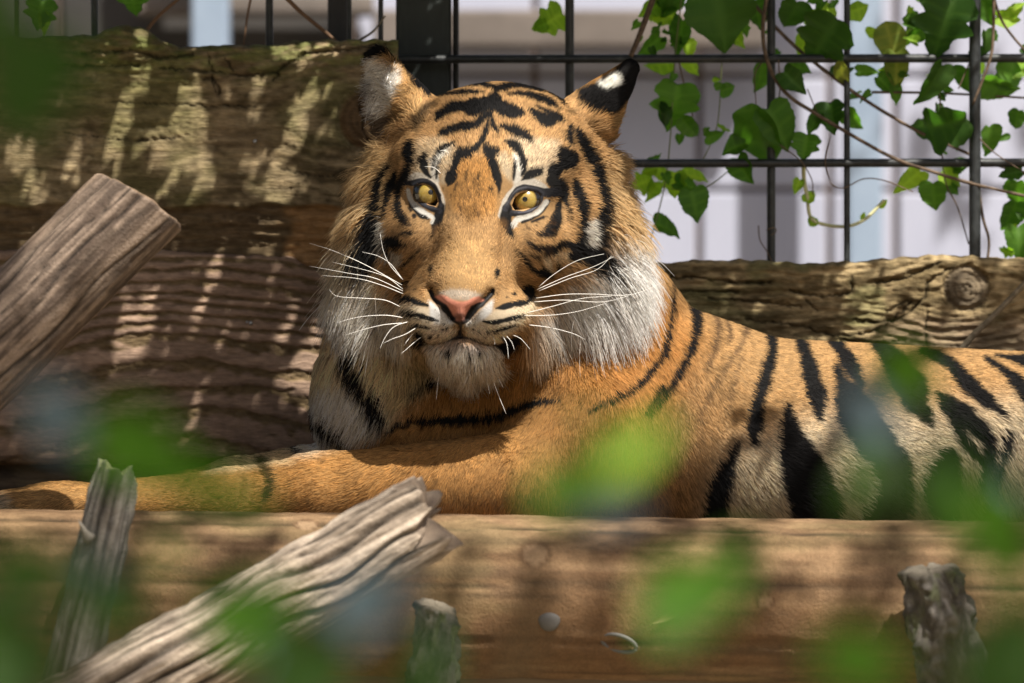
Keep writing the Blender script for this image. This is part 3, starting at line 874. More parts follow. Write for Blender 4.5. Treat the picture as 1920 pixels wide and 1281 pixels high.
# eyelid skin
EYE_L = [(452, 332), (500, 304), (560, 304), (618, 340), (650, 405), (662, 470), (640, 512), (580, 497), (510, 462), (465, 402)]
EYE_R = [(1262, 500), (1290, 425), (1340, 384), (1420, 362), (1500, 376), (1534, 404), (1505, 470), (1445, 520), (1370, 538), (1290, 545)]
RIM = (0.020, 0.020, 0.025)
strokes('C', [
 [(360, 292, 26), (440, 290, 46), (520, 274, 30), (600, 312, 28), (650, 395, 24), (672, 480, 40)],
 [(455, 330, 40), (474, 420, 38), (530, 480, 36), (610, 515, 46), (662, 530, 40)],
 [(1225, 505, 46), (1262, 432, 28), (1320, 358, 34), (1400, 332, 38), (1490, 348, 46), (1560, 372, 62), (1650, 372, 64)],
 [(1285, 548, 54), (1380, 550, 44), (1450, 520, 38), (1510, 460, 36), (1540, 390, 40)],
], col=RIM, soft=1.0)
strokes('C', [[(380, 285, 20), (440, 284, 40), (520, 268, 34), (605, 305, 32), (658, 395, 26)], [(1255, 432, 28), (1315, 350, 36), (1400, 324, 40), (1495, 340, 44), (1560, 362, 50)]], col=RIM, soft=1.0)
stroke('C', [(390, 352, 34), (414, 432, 42), (476, 505, 38), (555, 556, 36), (602, 590, 26), (592, 628, 22)], (0.72, 0.69, 0.63), 1.4)
stroke('C', [(1292, 660, 32), (1324, 604, 44), (1422, 574, 36), (1506, 532, 44), (1572, 452, 42)], (0.72, 0.69, 0.63), 1.4)
stroke('L', [(485, 480, 20), (540, 620, 26), (640, 720, 26), (740, 775, 20)], (0.05, 0.05, 0.065), 0.7)
stroke('R', [(1000, 540, 20), (950, 680, 30), (830, 780, 34), (700, 830, 34), (560, 840, 30)], (0.05, 0.05, 0.065), 0.7)
# ears
poly('F', [(690, 112), (712, 92), (745, 125), (790, 180), (790, 215), (720, 250), (688, 262), (676, 190)], (0.54, 0.34, 0.15), 6)
poly('F', [(688, 116), (712, 104), (738, 130), (752, 170), (742, 205), (715, 230), (688, 258), (670, 190)], (0.90, 0.85, 0.78), 8)
stroke('F', [(700, 165, 10), (712, 180, 18), (706, 195, 12)], (0.13, 0.11, 0.11), 3, 0.8)
stroke('F', [(715, 225, 14), (735, 225, 16), (730, 245, 12)], (0.09, 0.08, 0.08), 4, 0.8)
strokes('F', [[(700, 102, 8), (714, 94, 18), (736, 102, 14), (756, 124, 14), (780, 152, 14), (806, 178, 18)]], soft=1.5)
poly('A', [(1400, 300), (1500, 255), (1600, 195), (1670, 100), (1730, 90), (1770, 180), (1745, 285), (1690, 355), (1590, 420), (1480, 410), (1410, 350)], BLACK, 5)
poly('A', [(1505, 262), (1600, 195), (1640, 205), (1645, 255), (1560, 285)], (0.82, 0.80, 0.72), 4)
stroke('A', [(1740, 310, 24), (1660, 400, 40), (1590, 470, 50)], (0.46, 0.30, 0.14), 4)
# skin without fur
poly('E', NOSE, 0, 2, 1, bare)
strokes('E', [[(480, 340, 20), (520, 440, 40), (640, 550, 60), (740, 660, 48), (765, 690, 40)], [(1070, 380, 24), (1000, 450, 46), (870, 560, 70), (770, 670, 48)],
              [(765, 690, 24), (765, 740, 14), (760, 790, 20)], [(760, 800, 20), (680, 830, 14), (600, 865, 8)], [(760, 800, 20), (850, 820, 14), (940, 860, 10)]], target=bare, soft=1.0)
poly('C', EYE_L, 0, 2, 1, bare); poly('C', EYE_R, 0, 2, 1, bare)
strokes('C', [[(440, 300, 20), (520, 280, 20), (600, 318, 20), (652, 400, 18), (675, 490, 34), (640, 590, 40)], [(455, 330, 34), (474, 420, 34), (530, 482, 34), (610, 517, 40), (662, 530, 34)],
              [(1225, 560, 40), (1225, 505, 34), (1262, 432, 22), (1320, 358, 24), (1400, 334, 26), (1490, 350, 30), (1540, 380, 34)],
              [(1285, 548, 50), (1380, 548, 40), (1450, 518, 34), (1510, 460, 34), (1540, 390, 36)]], target=bare, soft=1.0)

def coat_at(u, v):
    u = np.where(u > 2060, 4120 - u, u)          # the haunch beyond the frame carries the mirrored stripes
    u = np.clip(u, CU0, CU0 + CW - 2) - CU0
    v = np.clip(v, CV0, CV0 + CH - 2) - CV0
    return u, v
def sample(img, u, v):
    u, v = coat_at(u, v)
    i = v.astype(int); j = u.astype(int)
    fu = (u - j); fv = (v - i)
    if img.ndim == 3: fu = fu[:, None]; fv = fv[:, None]
    return (img[i, j] * (1 - fu) + img[i, j + 1] * fu) * (1 - fv) + (img[i + 1, j] * (1 - fu) + img[i + 1, j + 1] * fu) * fv

# ---- 2. the body: smooth distance field, meshed as one surface (u right, v down, y away; 1600 units to the metre)
def K(c):          # pixel at a depth -> orthographic pixel frame
    k = 1.0 + c[2] * S / DIST
    return ((c[0] - 960) * k + 960, (c[1] - 640.5) * k + 640.5, c[2])
def ell(c, r, rot=None):
    c = K(c)
    def f(p):
        q = p - np.array(c, np.float32)
        if rot is not None:
            a = R(rot); x = q[:, 0] * math.cos(a) + q[:, 1] * math.sin(a); z = -q[:, 0] * math.sin(a) + q[:, 1] * math.cos(a)
            q = np.stack([x, z, q[:, 2]], 1)
        rr = np.array(r, np.float32)
        k0 = np.linalg.norm(q / rr, axis=1); k1 = np.linalg.norm(q / rr ** 2, axis=1) + 1e-9
        return k0 * (k0 - 1) / k1
    return f
def cone(a, b, ra, rb):
    a = np.array(K(a), np.float32); b = np.array(K(b), np.float32)
    def f(p):
        d = b - a
        t = np.clip(((p - a) @ d) / d.dot(d), 0, 1)
        return np.linalg.norm(p - a - t[:, None] * d, axis=1) - (ra + (rb - ra) * t)
    return f
def smin(a, b, k):
    h = np.clip(0.5 + 0.5 * (b - a) / k, 0, 1)
    return b + (a - b) * h - k * h * (1 - h)
def poly_sd(p, pts):
    """signed distance to a 2-D polygon (negative inside)"""
    d = np.full(len(p), 1e9, np.float32); ins = np.zeros(len(p), bool)
    for i in range(len(pts)):
        a = np.array(pts[i], np.float32); b = np.array(pts[(i + 1) % len(pts)], np.float32)
        e = b - a; q = p - a
        t = np.clip((q @ e) / e.dot(e), 0, 1)
        d = np.minimum(d, np.linalg.norm(q - t[:, None] * e, axis=1))
        if a[1] != b[1]:
            ins ^= ((a[1] > p[:, 1]) != (b[1] > p[:, 1])) & (p[:, 0] < e[0] * (p[:, 1] - a[1]) / e[1] + a[0])
    return np.where(ins, -d, d)
HEAD = [ell((935, 305, 110), (188, 150, 190)), ell((905, 345, 15), (165, 112, 128)),
        ell((800, 300, 0), (60, 46, 60)), ell((1000, 305, 5), (66, 46, 62)),
        cone((912, 360, -30), (868, 545, -165), 86, 58),
        ell((868, 560, -120), (104, 80, 90)), ell((872, 652, -112), (74, 44, 68)), ell((798, 455, -50), (62, 66, 66)), ell((985, 462, -45), (74, 74, 72)), ell((885, 600, 30), (150, 105, 150)),
        ell((748, 465, 75), (84, 150, 125)), ell((1083, 475, 70), (96, 160, 128)),
        ell((746, 345, 115), (60, 80, 100)), ell((1096, 345, 120), (58, 84, 100)), ell((790, 250, 120), (52, 50, 80)), ell((722, 560, 110), (72, 100, 95)), ell((1105, 580, 110), (82, 100, 95))]
PADS = [ell((806, 590, -138), (56, 58, 72)), ell((936, 594, -133), (70, 58, 78))]
NOSEP = [ell((862, 566, -190), (46, 26, 40)), ell((866, 590, -190), (20, 26, 34))]
BODY = [cone((960, 480, 220), (1020, 700, 240), 170, 215), ell((1100, 640, 240), (196, 198, 190)), ell((785, 765, 215), (196, 200, 150)),
        ell((725, 640, 200), (108, 130, 120)), cone((1340, 838, 260), (2150, 866, 280), 214, 198), ell((1130, 795, 130), (172, 186, 150)),
        ell((1480, 900, 235), (330, 150, 205)), ell((1300, 738, 250), (150, 142, 160)),
        ell((2260, 860, 240), (260, 205, 210)), cone((2220, 960, 70), (1985, 985, 50), 66, 46)]
LEG = [cone((1120, 800, 60), (1010, 915, 20), 130, 104), cone((1010, 908, 20), (600, 934, 0), 104, 80), cone((600, 934, 0), (430, 944, -2), 80, 62), cone((430, 944, -2), (250, 950, -5), 62, 53),
       ell((125, 950, 0), (122, 47, 70)), ell((28, 962, -54), (48, 36, 28)), ell((8, 960, -18), (52, 38, 28)), ell((8, 960, 20), (52, 38, 28)), ell((28, 962, 56), (48, 36, 28))]
LEG2 = [cone((800, 880, 250), (440, 926, 215), 90, 62), cone((440, 926, 215), (250, 950, 205), 62, 48), ell((190, 958, 205), (100, 42, 60))]
TAIL = [cone((2450, 930, 330), (2700, 968, 330), 46, 34), cone((2700, 968, 330), (2980, 974, 250), 34, 26)]
def inset(pts, k):
    c = np.mean(pts, 0)
    return [list(c + (np.array(q) - c) * k) for q in pts]
EL = inset(full('C', EYE_L), 0.88); ER = inset(full('C', EYE_R), 0.88)
EARL = cone((776, 220, 115), (714, 112, 95), 56, 17); EARL_C = cone((716, 240, 66), (698, 130, 60), 58, 10)
EARR = cone((1104, 222, 120), (1180, 130, 105), 56, 18); EARR_C = cone((1160, 238, 172), (1200, 140, 150), 50, 8)
MOUTH_L = full('E', [(760, 800), (680, 832), (600, 866), (500, 880), (400, 850), (330, 790)])
MOUTH_R = full('E', [(760, 800), (850, 822), (940, 860), (1040, 884), (1150, 890), (1260, 850)])
PHIL = full('E', [(762, 640), (765, 740), (760, 800)])
NOS_L = full('E', [(480, 360), (520, 440), (580, 490), (640, 555), (680, 615)])
NOS_R = full('E', [(1070, 380), (1000, 450), (930, 505), (870, 565), (835, 620)])

def body_sd(p):
    p = p.astype(np.float32)
    u, v, y = p[:, 0], p[:, 1], p[:, 2]
    bd = BODY[0](p)
    for f in BODY[1:]: bd = smin(bd, f(p), 70)
    lg = LEG[0](p)
    for f in LEG[1:]: lg = smin(lg, f(p), 22)
    bd = smin(bd, lg, 34)
    l2 = LEG2[0](p)
    for f in LEG2[1:]: l2 = smin(l2, f(p), 24)
    bd = smin(bd, l2, 26)
    m = u > 2300
    if m.any():
        t = TAIL[0](p[m])
        for f in TAIL[1:]: t = smin(t, f(p[m]), 20)
        bd[m] = smin(bd[m], t, 30)
    return bd

def head_sd(p):
    p = p.astype(np.float32)
    u, v, y = p[:, 0], p[:, 1], p[:, 2]
    hd = np.full(len(p), 400.0, np.float32)
    m = (u > 540) & (u < 1330) & (v < 860) & (y < 460)
    if m.any():
        q = p[m]
        h = HEAD[0](q)
        for f in HEAD[1:]: h = smin(h, f(q), 34)
        for f in PADS: h = smin(h, f(q), 16)
        for f in NOSEP: h = smin(h, f(q), 12)
        up = q[:, 1] < 380
        if up.any():
            r = q[up]
            for e, c in ((EARL, EARL_C), (EARR, EARR_C)):
                s = np.maximum(e(r), -c(r))
                h[up] = smin(h[up], s, 16)
        fr = (q[:, 2] < 60) & (q[:, 1] > 280) & (q[:, 1] < 740)
        if fr.any():
            r = q[fr]; uv = r[:, :2]; hh = h[fr]
            near = np.exp(-np.minimum(np.abs(hh), 60) / 26)
            gm = np.minimum(line_d(uv, MOUTH_L), line_d(uv, MOUTH_R))
            hh = hh + near * (8 * np.exp(-(gm / 5.5) ** 2) + 6 * np.exp(-(line_d(uv, PHIL) / 5) ** 2)
                              + 12 * np.exp(-(np.minimum(line_d(uv, NOS_L), line_d(uv, NOS_R)) / 7.5) ** 2))
            for e in (EL, ER):
                sd = poly_sd(uv, e)
                hh = hh + near * (-3.5 * np.exp(-((sd - 6) / 5) ** 2))      # lids
                hh = np.maximum(hh, -np.maximum(sd, -(hh + 22)))
            h[fr] = hh
        hd[m] = h
    return hd

def tiger_sd(p):
    return np.maximum(smin(body_sd(p), head_sd(p), 16), p[:, 1] - 1004)

def mesh_field(f, lo, hi, h, coarse=4):
    lo = np.array(lo, float); n = np.ceil((np.array(hi, float) - lo) / (h * coarse)).astype(int)
    hc = h * coarse
    g = np.stack(np.meshgrid(*[lo[a] + hc * np.arange(n[a]) + hc * 0.5 - h * 0.5 for a in range(3)], indexing='ij'), -1).reshape(-1, 3)
    dc = np.concatenate([f(c) for c in np.array_split(g, max(1, len(g) // 400000))]).reshape(n)
    D = np.repeat(np.repeat(np.repeat(dc.astype(np.float32), coarse, 0), coarse, 1), coarse, 2)
    near = np.argwhere(np.abs(dc) < hc * 1.9)
    off = np.stack(np.meshgrid(*[np.arange(coarse)] * 3, indexing='ij'), -1).reshape(-1, 3)
    for blk in np.array_split(near, max(1, len(near) // 6000)):
        idx = (blk[:, None, :] * coarse + off[None]).reshape(-1, 3)
        D[idx[:, 0], idx[:, 1], idx[:, 2]] = f(lo + idx * h)
    s = D < 0
    cells = np.zeros(tuple(np.array(D.shape) - 1), bool)
    c0 = s[:-1, :-1, :-1]
    for a in (0, 1):
        for b in (0, 1):
            for c in (0, 1):
                cells |= (s[a:D.shape[0] - 1 + a, b:D.shape[1] - 1 + b, c:D.shape[2] - 1 + c] != c0)
    ci = np.argwhere(cells)
    idm = np.full(cells.shape, -1, np.int32)
    idm[tuple(ci.T)] = np.arange(len(ci))
    acc = np.zeros((len(ci), 3)); cnt = np.zeros(len(ci))
    corner = [(a, b, c) for a in (0, 1) for b in (0, 1) for c in (0, 1)]
    val = {k: D[ci[:, 0] + k[0], ci[:, 1] + k[1], ci[:, 2] + k[2]] for k in corner}
    for k in corner:
        for ax in range(3):
            if k[ax] == 0:
                k2 = list(k); k2[ax] = 1; k2 = tuple(k2)
                a, b = val[k], val[k2]
                cr = (a < 0) != (b < 0)
                t = np.where(cr, a / np.where(cr, a - b, 1), 0)
                pt = np.tile(np.array(k, float), (len(ci), 1)); pt[:, ax] += t
                acc += pt * cr[:, None]; cnt += cr
    V = lo + (ci + acc / cnt[:, None]) * h
    F = []
    for ax in range(3):
        o1, o2 = [(1, 2), (2, 0), (0, 1)][ax]
        sl = [slice(None)] * 3; sl2 = [slice(None)] * 3
        sl[ax] = slice(0, -1); sl2[ax] = slice(1, None)
        cr = s[tuple(sl)] != s[tuple(sl2)]
        e = np.argwhere(cr)
        ok = (e[:, o1] > 0) & (e[:, o2] > 0) & (e[:, o1] < cells.shape[o1]) & (e[:, o2] < cells.shape[o2])
        e = e[ok]
        inside = s[tuple(e.T)]
        q = []
        for d1, d2 in ((-1, -1), (0, -1), (0, 0), (-1, 0)):
            k = e.copy(); k[:, o1] += d1; k[:, o2] += d2
            q.append(idm[tuple(k.T)])
        q = np.stack(q, 1)
        q[~inside] = q[~inside][:, ::-1]
        F.append(q)
    F = np.concatenate(F)
    F = F[(F >= 0).all(1)]
    return V, F

def grad(f, V, e=1.5):
    G = np.zeros_like(V)
    for a in range(3):
        o = np.zeros(3); o[a] = e
        G[:, a] = f(V + o) - f(V - o)
    return G / (np.linalg.norm(G, axis=1)[:, None] + 1e-9)

TV, TF = mesh_field(tiger_sd, (-80, 60, -260), (3040, 1030, 560), 4.0)
TN = grad(tiger_sd, TV)
def px2w(V):
    return np.stack([(V[:, 0] - 960) * S, V[:, 2] * S, EYE_Z - (V[:, 1] - 640.5) * S], 1)
TW = px2w(TV)
TNW = np.stack([TN[:, 0], TN[:, 2], -TN[:, 1]], 1)
pu, pv = to_px(TW)
THEAD = sstep(-6, 10, body_sd(TV) - head_sd(TV))

tm = NT('tiger_skin')
tcol = tm.attr('coat', 'Color')
tn = tm.noise(tm.mapping(tm.coord(), (1, 1, 1)), 420, 3, 0.6)
tcol2 = tm.mix(0.35, tcol, tm.ramp(tn, [(0.3, (0.45, 0.45, 0.45)), (0.7, (1.1, 1.1, 1.1))]), 'MULTIPLY')
trough = tm.math('MULTIPLY_ADD', tm.attr('bare'), -0.28, 0.85)
tm.base(tcol2, trough, tm.bump(tm.noise(tm.coord(), 900, 2), 0.25, 0.001), 0.2)
body_me = mesh_np('tiger', TW, TF)
# finer faces over the face, finest round the eyes and nose, so that lids and leather stay crisp
bm = bmesh.new(); bm.from_mesh(body_me)
for boxes in (((705, 1085, 285, 700),), ((748, 850, 325, 420), (925, 1055, 335, 430), (800, 930, 535, 650))):
    es = set()
    for f_ in bm.faces:
        c_ = f_.calc_center_median()
        if c_.y > 0.03: continue
        k_ = DIST / (c_.y + DIST)
        fu, fv = 960 + c_.x * k_ / S, 640.5 - (c_.z - EYE_Z) * k_ / S
        if any(b_[0] < fu < b_[1] and b_[2] < fv < b_[3] for b_ in boxes): es.update(f_.edges)
    bmesh.ops.subdivide_edges(bm, edges=list(es), cuts=1, use_grid_fill=True)
bm.to_mesh(body_me); bm.free()
MW = np.zeros(len(body_me.vertices) * 3, np.float32); body_me.vertices.foreach_get('co', MW); MW = MW.reshape(-1, 3).astype(np.float64)
MV = np.stack([MW[:, 0] / S + 960, 640.5 - (MW[:, 2] - EYE_Z) / S, MW[:, 1] / S], 1)
new = np.arange(len(MV)) >= len(TV)
d_ = tiger_sd(MV[new]); MV[new] -= np.clip(d_, -1.5, 1.5)[:, None] * grad(tiger_sd, MV[new], 1.0)
MW = px2w(MV)
body_me.vertices.foreach_set('co', MW.astype(np.float32).ravel()); body_me.update()
pu, pv = to_px(MW)
MHD = sstep(-6, 10, body_sd(MV) - head_sd(MV))[:, None]
MB = sample(bare, pu, pv)
MC = (0.55 + 0.45 * MB)[:, None] * (sample(coat_body, pu, pv) * (1 - MHD) + sample(coat, pu, pv) * MHD)  # skin under the fur is darkened to stand for shade between hairs
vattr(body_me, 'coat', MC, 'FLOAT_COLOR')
vattr(body_me, 'bare', MB * MHD[:, 0])
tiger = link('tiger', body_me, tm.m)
tag(tiger, 'orange black-striped tiger with white ruff lying on the wooden platform and staring ahead', 'tiger')

# ---- 3. eyes
def surf_y(u, v, start=-280, end=300):
    """depth of the tiger's surface behind a photo pixel"""
    ys = np.arange(start, end, 2.0)
    k = 1 + ys * S / DIST
    q = np.stack([(u - 960) * k + 960, (v - 640.5) * k + 640.5, ys], 1)
    d = tiger_sd(q)
    i = np.argmax(d < 0)
    return float(ys[i]) if d[i] < 0 else None
def make_eye(u, v, r_iris, pup_u, pup_v, lid):
    sy = min(y for y in (surf_y(a, b) for a, b in lid) if y is not None)
    sm = np.median([surf_y(u + dx, v + dy) or 0 for dx, dy in ((-40, -8), (40, 8), (0, -34), (0, 34))])
    rad = 31.0
    cyy = sm + rad + 1.5
    g = P(u, v, cyy - rad)
    c = P(u, v, cyy)
    bm = bmesh.new()
    bmesh.ops.create_uvsphere(bm, u_segments=48, v_segments=32, radius=rad * S)
    bmesh.ops.rotate(bm, verts=bm.verts, cent=(0, 0, 0), matrix=Matrix.Rotation(R(90), 3, 'X'))
    for vv in bm.verts:           # the cornea bulges a little over the iris
        rr = math.hypot(vv.co.x, vv.co.z) / (r_iris * S)
        if vv.co.y < 0 and rr < 1.15:
            vv.co.y -= 2.2 * S * (1 - (rr / 1.15) ** 2)
    me = bpy.data.meshes.new('eye'); bm.to_mesh(me); bm.free()
    m = NT('tiger_eye')
    oc = m.coord()
    sep = m.add('ShaderNodeSeparateXYZ'); m.set(sep, 0, oc)
    def dist(cx, cz):
        a = m.math('SUBTRACT', sep.outputs[0], cx); b = m.math('SUBTRACT', sep.outputs[2], cz)
        return m.math('SQRT', m.math('ADD', m.math('MULTIPLY', a, a), m.math('MULTIPLY', b, b)))
    di = m.math('DIVIDE', dist(0, 0), r_iris * S)
    dp = m.math('DIVIDE', dist((pup_u - u) * S, (v - pup_v) * S), 5.2 * S)
    fib = m.noise(m.mapping(oc, (1, 0.1, 1)), 500, 4, 0.6, 1.2)
    iris = m.ramp(di, [(0.0, (0.20, 0.13, 0.022)), (0.45, (0.33, 0.23, 0.045)), (0.80, (0.31, 0.23, 0.05)), (0.93, (0.09, 0.055, 0.012)), (1.0, (0.008, 0.007, 0.006))])
    iris = m.mix(0.5, iris, m.ramp(fib, [(0.3, (0.55, 0.5, 0.4)), (0.7, (1.15, 1.1, 1.0))]), 'MULTIPLY')
    pm = m.ramp(dp, [(0.85, 1.0), (1.1, 0.0)])
    col = m.mix(pm, iris, (0.002, 0.002, 0.002))
    m.base(col, 0.22, None, 0.5)
    m.bsdf.inputs['Coat Weight'].default_value = 1.0
    m.bsdf.inputs['Coat Roughness'].default_value = 0.02
    e = link('eye', me, m.m, tiger, c)
    return e
make_eye(803.6, 363.6, 20.0, 808, 361.6, EL)
make_eye(985.8, 375.2, 21.6, 984.2, 374.6, ER)

# ---- 4. fur
# guides: pixel, flow in the picture (right, down), lift from the skin, length in pixels
GUIDE = np.array([
 (868, 540, 0, -1, .14, 7), (870, 500, 0, -1, .16, 9), (880, 450, 0, -1, .18, 11), (905, 390, 0, -1, .22, 14), (830, 480, -.5, -.6, .16, 9), (940, 480, .5, -.6, .16, 9),
 (925, 300, 0, -1, .22, 11), (928, 240, 0, -1, .25, 11), (932, 190, 0, -1, .3, 13), (935, 155, 0, -1, .35, 16), (845, 230, -.5, -.85, .25, 11), (1020, 230, .55, -.85, .25, 11),
 (830, 180, -.5, -.85, .35, 18), (1040, 180, .5, -.85, .35, 18), (760, 210, -.75, -.55, .4, 26), (1110, 250, .8, -.5, .4, 26), (840, 310, -.4, -.9, .2, 11), (990, 310, .4, -.9, .2, 11),
 (770, 290, -.8, -.5, .25, 16), (1050, 300, .8, -.5, .25, 16),
 (760, 340, -.9, -.1, .18, 9), (760, 420, -.9, .3, .15, 9), (740, 380, -.95, .1, .2, 11), (745, 320, -.9, -.2, .2, 11), (728, 350, -.95, .05, .28, 15), (1040, 370, .85, -.1, .18, 9), (1045, 420, .8, .3, .18, 9), (1090, 400, .9, .15, .25, 13), (1080, 350, .9, 0, .22, 12),
 (795, 445, -.7, .6, .18, 11), (830, 430, -.3, -.6, .16, 10), (1000, 455, .7, .6, .18, 11), (960, 440, .3, -.6, .16, 10), (865, 400, -.1, -1, .18, 11), (920, 410, .1, -1, .18, 11), (800, 408, -.7, .7, .1, 5), (985, 418, .7, .7, .1, 5), (790, 425, -.7, .7, .14, 8), (1000, 432, .7, .7, .14, 8), (820, 445, -.4, .5, .14, 8), (770, 375, -.9, .4, .06, 3), (1025, 385, .9, .3, .06, 3), (840, 395, .2, -.8, .06, 3), (945, 405, -.2, -.8, .06, 3), (780, 395, -.8, .6, .06, 3), (1010, 402, .8, .6, .06, 3),
 (800, 334, -.6, -.6, .08, 4), (985, 345, .5, -.7, .08, 4), (770, 338, -.8, -.4, .08, 4), (830, 350, .2, -.9, .08, 4), (955, 355, -.2, -.9, .08, 4), (1020, 352, .8, -.4, .08, 4),
 (800, 580, -.95, .2, .08, 4), (940, 585, .95, .2, .08, 4), (775, 560, -.95, .1, .14, 6), (985, 570, .95, .1, .14, 6), (800, 610, -.9, .3, .1, 5), (950, 612, .9, .3, .1, 5), (840, 590, -.7, .6, .08, 4), (900, 590, .7, .6, .08, 4),
 (835, 632, -.4, .9, .15, 6), (895, 634, .4, .9, .15, 6), (865, 655, 0, 1, .3, 16), (868, 680, 0, 1, .42, 36), (830, 680, -.25, .95, .4, 32), (915, 685, .25, .95, .4, 36), (870, 700, .05, 1, .4, 44),
 (715, 270, -.85, -.2, .5, 40), (690, 330, -.9, .15, .5, 52), (690, 400, -.85, .45, .45, 62), (685, 460, -.8, .6, .42, 72), (680, 530, -.65, .75, .4, 80), (700, 590, -.5, .85, .4, 74),
 (735, 480, -.8, .5, .25, 20), (745, 440, -.85, .4, .2, 12), (745, 560, -.7, .6, .3, 44), (755, 620, -.4, .85, .35, 50), (735, 290, -.85, -.2, .3, 16),
 (1150, 300, .9, -.1, .45, 44), (1160, 370, .85, .3, .45, 52), (1165, 430, .8, .55, .42, 66), (1165, 500, .7, .7, .42, 84), (1150, 560, .6, .8, .4, 92), (1110, 600, .45, .9, .4, 92), (1060, 580, .55, .8, .35, 72),
 (1040, 620, .35, .93, .38, 70), (1000, 640, .25, .95, .4, 56), (1105, 460, .8, .4, .25, 20), (1050, 500, .8, .45, .2, 12), (1050, 540, .8, .45, .22, 16), (1090, 530, .75, .6, .3, 50), (1110, 330, .9, 0, .3, 16), (1190, 580, .55, .8, .4, 84),
 (715, 130, -.8, .2, .45, 30), (700, 175, -.95, .1, .5, 44), (705, 215, -.92, .3, .5, 48), (715, 240, -.9, .4, .5, 40), (745, 150, .4, -.5, .2, 10), (780, 190, .2, -.8, .3, 16), (760, 180, -.7, .1, .3, 20),
 (1180, 130, .4, -.7, .2, 9), (1150, 180, .6, -.4, .2, 11), (1110, 200, .5, -.6, .3, 18), (1160, 235, .85, .2, .4, 20), (1190, 180, .8, 0, .35, 16),
 (640, 680, -.35, .93, .35, 44), (680, 700, -.35, .93, .3, 44), (620, 750, -.5, .85, .35, 40), (740, 690, -.25, .95, .3, 40), (660, 800, -.45, .85, .3, 40), (570, 810, -.6, .75, .3, 34), (760, 760, -.3, .9, .25, 26), (700, 780, -.4, .9, .3, 40),
 (860, 740, -.2, .95, .16, 14), (980, 720, .05, 1, .16, 13), (860, 800, -.35, .9, .15, 10), (1000, 770, -.1, 1, .15, 10), (760, 800, -.5, .8, .15, 11), (700, 860, -.75, .55, .15, 13), (600, 900, -.95, .15, .13, 12), (450, 910, -.95, .1, .13, 11), (250, 930, -1, .1, .13, 11), (60, 935, -.9, .3, .2, 16),
 (900, 900, -.4, .9, .15, 13), (1020, 850, -.1, 1, .15, 11), (1100, 780, .05, 1, .15, 11), (1100, 650, .1, 1, .18, 14), (1200, 600, .3, .95, .18, 14), (1260, 600, .4, .9, .18, 13), (1220, 700, .2, .97, .16, 13), (1180, 860, .15, .97, .16, 13), (1150, 930, .3, .9, .2, 20),
 (1320, 640, .55, .83, .2, 12.2), (1320, 740, .45, .88, .2, 13.6), (1400, 680, .8, .55, .17, 10.9), (1400, 820, .7, .65, .18, 13.6), (1500, 680, .93, .3, .17, 10.2), (1500, 780, .93, .3, .17, 12.2), (1500, 880, .9, .35, .22, 20.4), (1400, 920, .75, .6, .25, 23.1),
 (1560, 960, .8, .5, .26, 27.2), (1650, 900, .85, .4, .22, 23.1), (1700, 700, .95, .3, .17, 10.2), (1700, 800, .95, .3, .18, 15), (1850, 720, .9, .4, .2, 13.6), (1850, 850, .6, .75, .24, 23.1), (1800, 950, .5, .85, .26, 27.2), (1900, 950, .4, .9, .26, 24.5), (470, 850, -.6, -.3, .35, 21.8),
 (2200, 750, .9, .4, .2, 12.2), (2200, 950, .5, .8, .2, 16.3), (2700, 960, 1, 0, .2, 10.9),
], np.float32)

def guide_at(u, v):
    n = len(u); out = np.zeros((n, 4), np.float32); wsum = np.zeros(n, np.float32)
    for g in GUIDE:
        w_ = 1.0 / (((u - g[0]) ** 2 + (v - g[1]) ** 2) / 400 + 0.6) ** 1.9
        out += w_[:, None] * g[2:6]; wsum += w_
    return out / wsum[:, None]

